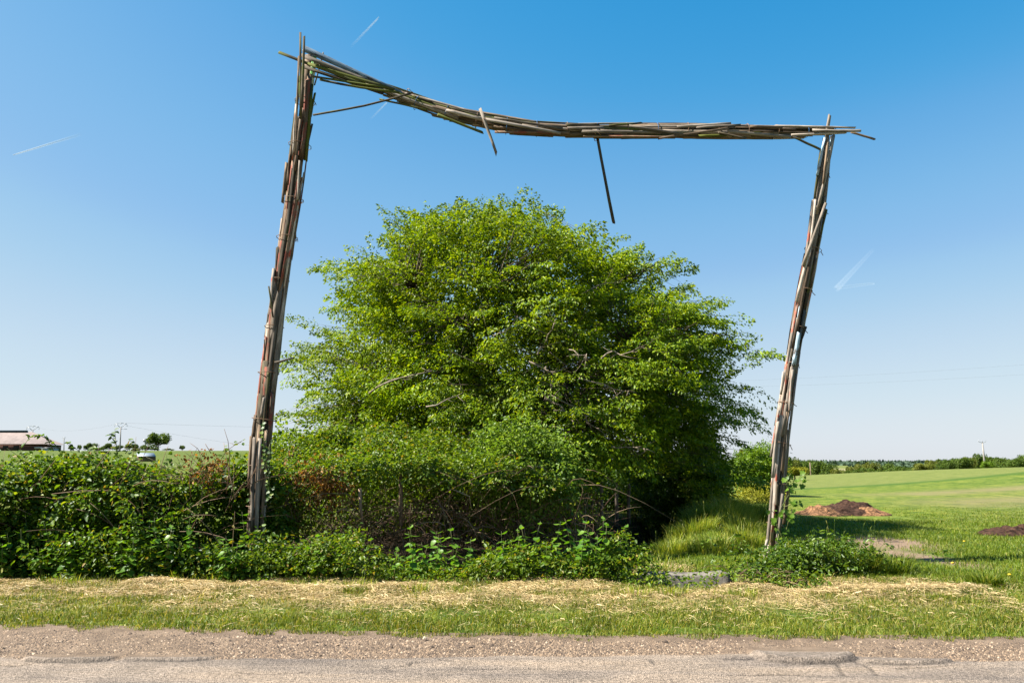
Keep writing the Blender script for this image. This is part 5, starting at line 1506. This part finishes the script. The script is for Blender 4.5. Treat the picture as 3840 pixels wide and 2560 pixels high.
def pole(label, u, vt, vb, Y, r, top, mat='pole', lean=0, group=None):
    p, q = at(u + lean, vb, Y), at(u, vt, Y)
    t = thing('utility_pole', p, label, 'utility pole', group)
    g = Geo(); g.tube([p + Vector((0, 0, -.6)), p.lerp(q, .5), q], [r * 1.25, r, r * .75], 8); g.build('shaft', M[mat], t, True)
    if top == 'V':
        w = 1.35 * Y / 200
        hh = .9 * Y / 200
        g = Geo()
        for s in (-1, 1):
            g.tube([q + Vector((0, 0, -.25 * hh)), q + Vector((s * w, 0, hh * .9))], .06 * Y / 200, 4)
            g.tube([q + Vector((s * w * .45, 0, hh * .95)), q + Vector((s * w, 0, hh * .9)), q + Vector((s * w * 1.15, 0, hh * .45))], .05 * Y / 200, 4)
        g.tube([q + Vector((-w * .45, 0, hh * .95)), q + Vector((0, 0, hh * 1.15)), q + Vector((w * .45, 0, hh * .95))], .05 * Y / 200, 4)
        g.build('crossarm', M['steel'], t)
        for s in (-1, 0, 1):
            g = Geo(); c = q + Vector((s * w * 1.15, 0, hh * (.45 if s else 1.1))); g.tube([c, c + Vector((0, 0, -.35 * Y / 200))], [.05 * Y / 200, .07 * Y / 200], 6); g.build('insulator', M['steel'], t)
    elif top == 'Y':
        w = .55 * Y / 120
        g = Geo()
        for s in (-1, 1): g.tube([q, q + Vector((s * w, 0, w * .35)), q + Vector((s * w, 0, w * .7))], .035 * Y / 120, 4)
        g.build('crossarm', M['steel'], t)
        g = Geo(); g.tube([q, q + Vector((0, 0, w * .75))], [.05, .03], 5); g.build('insulator', M['steel'], t)
    elif top == 'T':
        w = .75 * Y / 300
        g = Geo(); g.tube([q + Vector((-w, 0, 0)), q + Vector((w, 0, 0))], .07 * Y / 300, 4); g.tube([q + Vector((-w * .6, 0, -.6 * Y / 300)), q + Vector((w * .6, 0, -.6 * Y / 300))], .06 * Y / 300, 4); g.build('crossarm', M['steel'], t)
    elif top == 'B':
        g = Geo(); g.box(q + Vector((-.35, 0, -.5)), (.5, .4, .7)); g.build('bracket', M['steel'], t)
    return q
q1 = pole('tall pole with V shaped crossarm above the bramble hedge', 453, 1600, 1700, 200, .16, 'V', lean=-4)
g = Geo(); pm = at(464, 1608, 200); g.tube([pm + Vector((-.8, 0, 0)), pm + Vector((.8, 0, 0))], .05, 4)
pe = g.build('crossarm', M['steel'], [o for o in col.objects if o.get('label', '').startswith('tall pole with V')][0])
q2 = pole('small pole with V shaped crossarm rising behind the barn roof', 123, 1611, 1640, 330, .2, 'V')
q3 = pole('distant T shaped pole between barn and tall pole', 240, 1640, 1690, 320, .16, 'T')
q4 = pole('plain short pole left of the lone round tree', 545, 1646, 1684, 260, .14, 'B')
q5 = pole('leaning pole on the right skyline behind the crop', 3684, 1660, 1745, 130, .13, 'Y', 'pole', lean=10)
q6 = pole('bare wooden pole standing in the dip of the field', 3037, 1733, 1806, 200, .14, None, 'polewood', lean=6)
def wire(label, pts, r=.03):
    t = tag(bpy.data.objects.new('power_line', None), label, 'cable')
    g = Geo()
    P_ = []
    for i in range(len(pts) - 1):
        a, b = pts[i], pts[i + 1]
        sag = (b - a).length * .012
        for s in np.linspace(0, 1, 13)[:-1]:
            P_.append(a.lerp(b, s) - Vector((0, 0, sag * 4 * s * (1 - s))))
    P_.append(pts[-1])
    g.tube(P_, r, 4)
    o = g.build('power_line', M['cable'])
    bpy.data.objects.remove(t)
    return tag(o, label, 'cable')
wire('upper thin cable running from the barn pole to the tall pole and on right', [q2 + Vector((0, 0, 1.5)), q1 + Vector((0, 0, 1.0)), at(2600, 1570, 330)], .014)
wire('lower thin cable from the tall pole past the lone round tree', [q1 + Vector((1.4, 0, .3)), at(1300, 1700, 300)], .012)
wire('upper faint cable crossing the sky right of the shorter post', [at(2000, 1440, 90), at(4300, 1330, 70)], .0035)
wire('lower faint cable crossing the sky right of the shorter post', [at(2000, 1455, 90), at(4300, 1372, 70)], .0035)

# ------------------------------------------------------------------ vapour trails high up
def trail_mat():
    m, nt, out = new_mat('vapour')
    tcn = nd(nt, 'ShaderNodeTexCoord')
    d = nd(nt, 'ShaderNodeBsdfDiffuse'); d.inputs[0].default_value = (.9, .9, .9, 1)
    t = nd(nt, 'ShaderNodeBsdfTransparent')
    mx = nd(nt, 'ShaderNodeMixShader')
    a = nd(nt, 'ShaderNodeAttribute'); a.attribute_name = 'dense'
    lw = nd(nt, 'ShaderNodeLayerWeight'); lw.inputs[0].default_value = .5
    f = math_n(nt, 'MULTIPLY', a.outputs['Fac'], math_n(nt, 'SUBTRACT', 1.0, lw.outputs['Facing']))
    nt.links.new(f, mx.inputs[0])
    nt.links.new(t.outputs[0], mx.inputs[1]); nt.links.new(d.outputs[0], mx.inputs[2])
    nt.links.new(mx.outputs[0], out.inputs[0])
    return m
M['vapour'] = trail_mat()
def trail(label, u0, v0, u1, v1, w0, w1, d0, d1, Y=5000):
    p, q = at(u0, v0, Y), at(u1, v1, Y)
    g = Geo()
    nseg = 14
    P_ = [p.lerp(q, s) for s in np.linspace(0, 1, nseg)]
    R_ = [max(.4, w0 + (w1 - w0) * s) * Y / FPX / 2 for s in np.linspace(0, 1, nseg)]
    g.tube(P_, R_, 8)
    dens = np.repeat(np.linspace(d0, d1, nseg), 8)
    dens = np.concatenate([dens, [0, 0]])
    o = build('vapour_trail', np.concatenate(g.V), [np.concatenate(g.Q), np.concatenate(g.T)], M['vapour'], None, True, dict(dense=dens))
    return tag(o, label, 'vapour trail')
trail('upper strand of the short bright vapour trail near the top of the sky', 1421, 64, 1310, 178, 3, 5, .30, 0)
trail('lower strand of the short bright vapour trail near the top of the sky', 1418, 72, 1312, 184, 3, 5, .26, 0)
trail('straight bright vapour trail low in the left sky', 48, 582, 310, 502, 4, 12, .48, 0)
trail('faint vapour trail just below the crossbeam near its left end', 1452, 384, 1385, 452, 4, 7, .25, 0)
trail('faint diffuse vapour trail right of the shorter post', 3275, 935, 3135, 1085, 14, 26, .01, .045)
trail('very faint level vapour wisp right of the shorter post', 3280, 1062, 3135, 1080, 10, 16, .05, .02)

# ------------------------------------------------------------------ labels for look-alikes, told apart by their place in the row
ORD = ['first', 'second', 'third', 'fourth', 'fifth', 'sixth', 'seventh', 'eighth', 'ninth', 'tenth', 'eleventh', 'twelfth', 'thirteenth', 'fourteenth', 'fifteenth', 'sixteenth', 'seventeenth', 'eighteenth', 'nineteenth']
TENS = {2: 'twent', 3: 'thirt', 4: 'fort', 5: 'fift'}
def ordinal(k):
    if k < 19: return ORD[k]
    k += 1
    return TENS[k // 10] + ('ieth' if k % 10 == 0 else 'y-' + ORD[k % 10 - 1])
for grp, text in [('nettles along the bramble hedge', '%s nettle from the left against the foot of the bramble hedge'), ('nettles at the taller post', '%s nettle from the left at the foot of the taller gateway post'),
                  ('nettles in front of the thicket', '%s nettle from the left in the row between thicket and mown verge'), ('tree row on the right skyline', '%s tree from the left in the dark row on the right skyline'),
                  ('hedgerow bushes on the left slope', '%s hedgerow bush from the left on the slope between barn and lone tree'), ('valley hedgerow trees', '%s tree from the left in the valley hedgerow beyond the field'),
                  ('grass tufts at the foot of the weeds', '%s small grass tuft from the left where verge meets weeds'), ('dandelions in the meadow', '%s yellow dandelion from the left in the meadow grass'),
                  ('stakes of the distant fence', '%s small pale stake from the left in the distant fence by the hawthorn')]:
    row = sorted([o for o in col.objects if o.get('group') == grp], key=lambda o: WLOC[o.name].x / WLOC[o.name].y)
    for k, o in enumerate(row):
        o['label'] = text % ordinal(k)
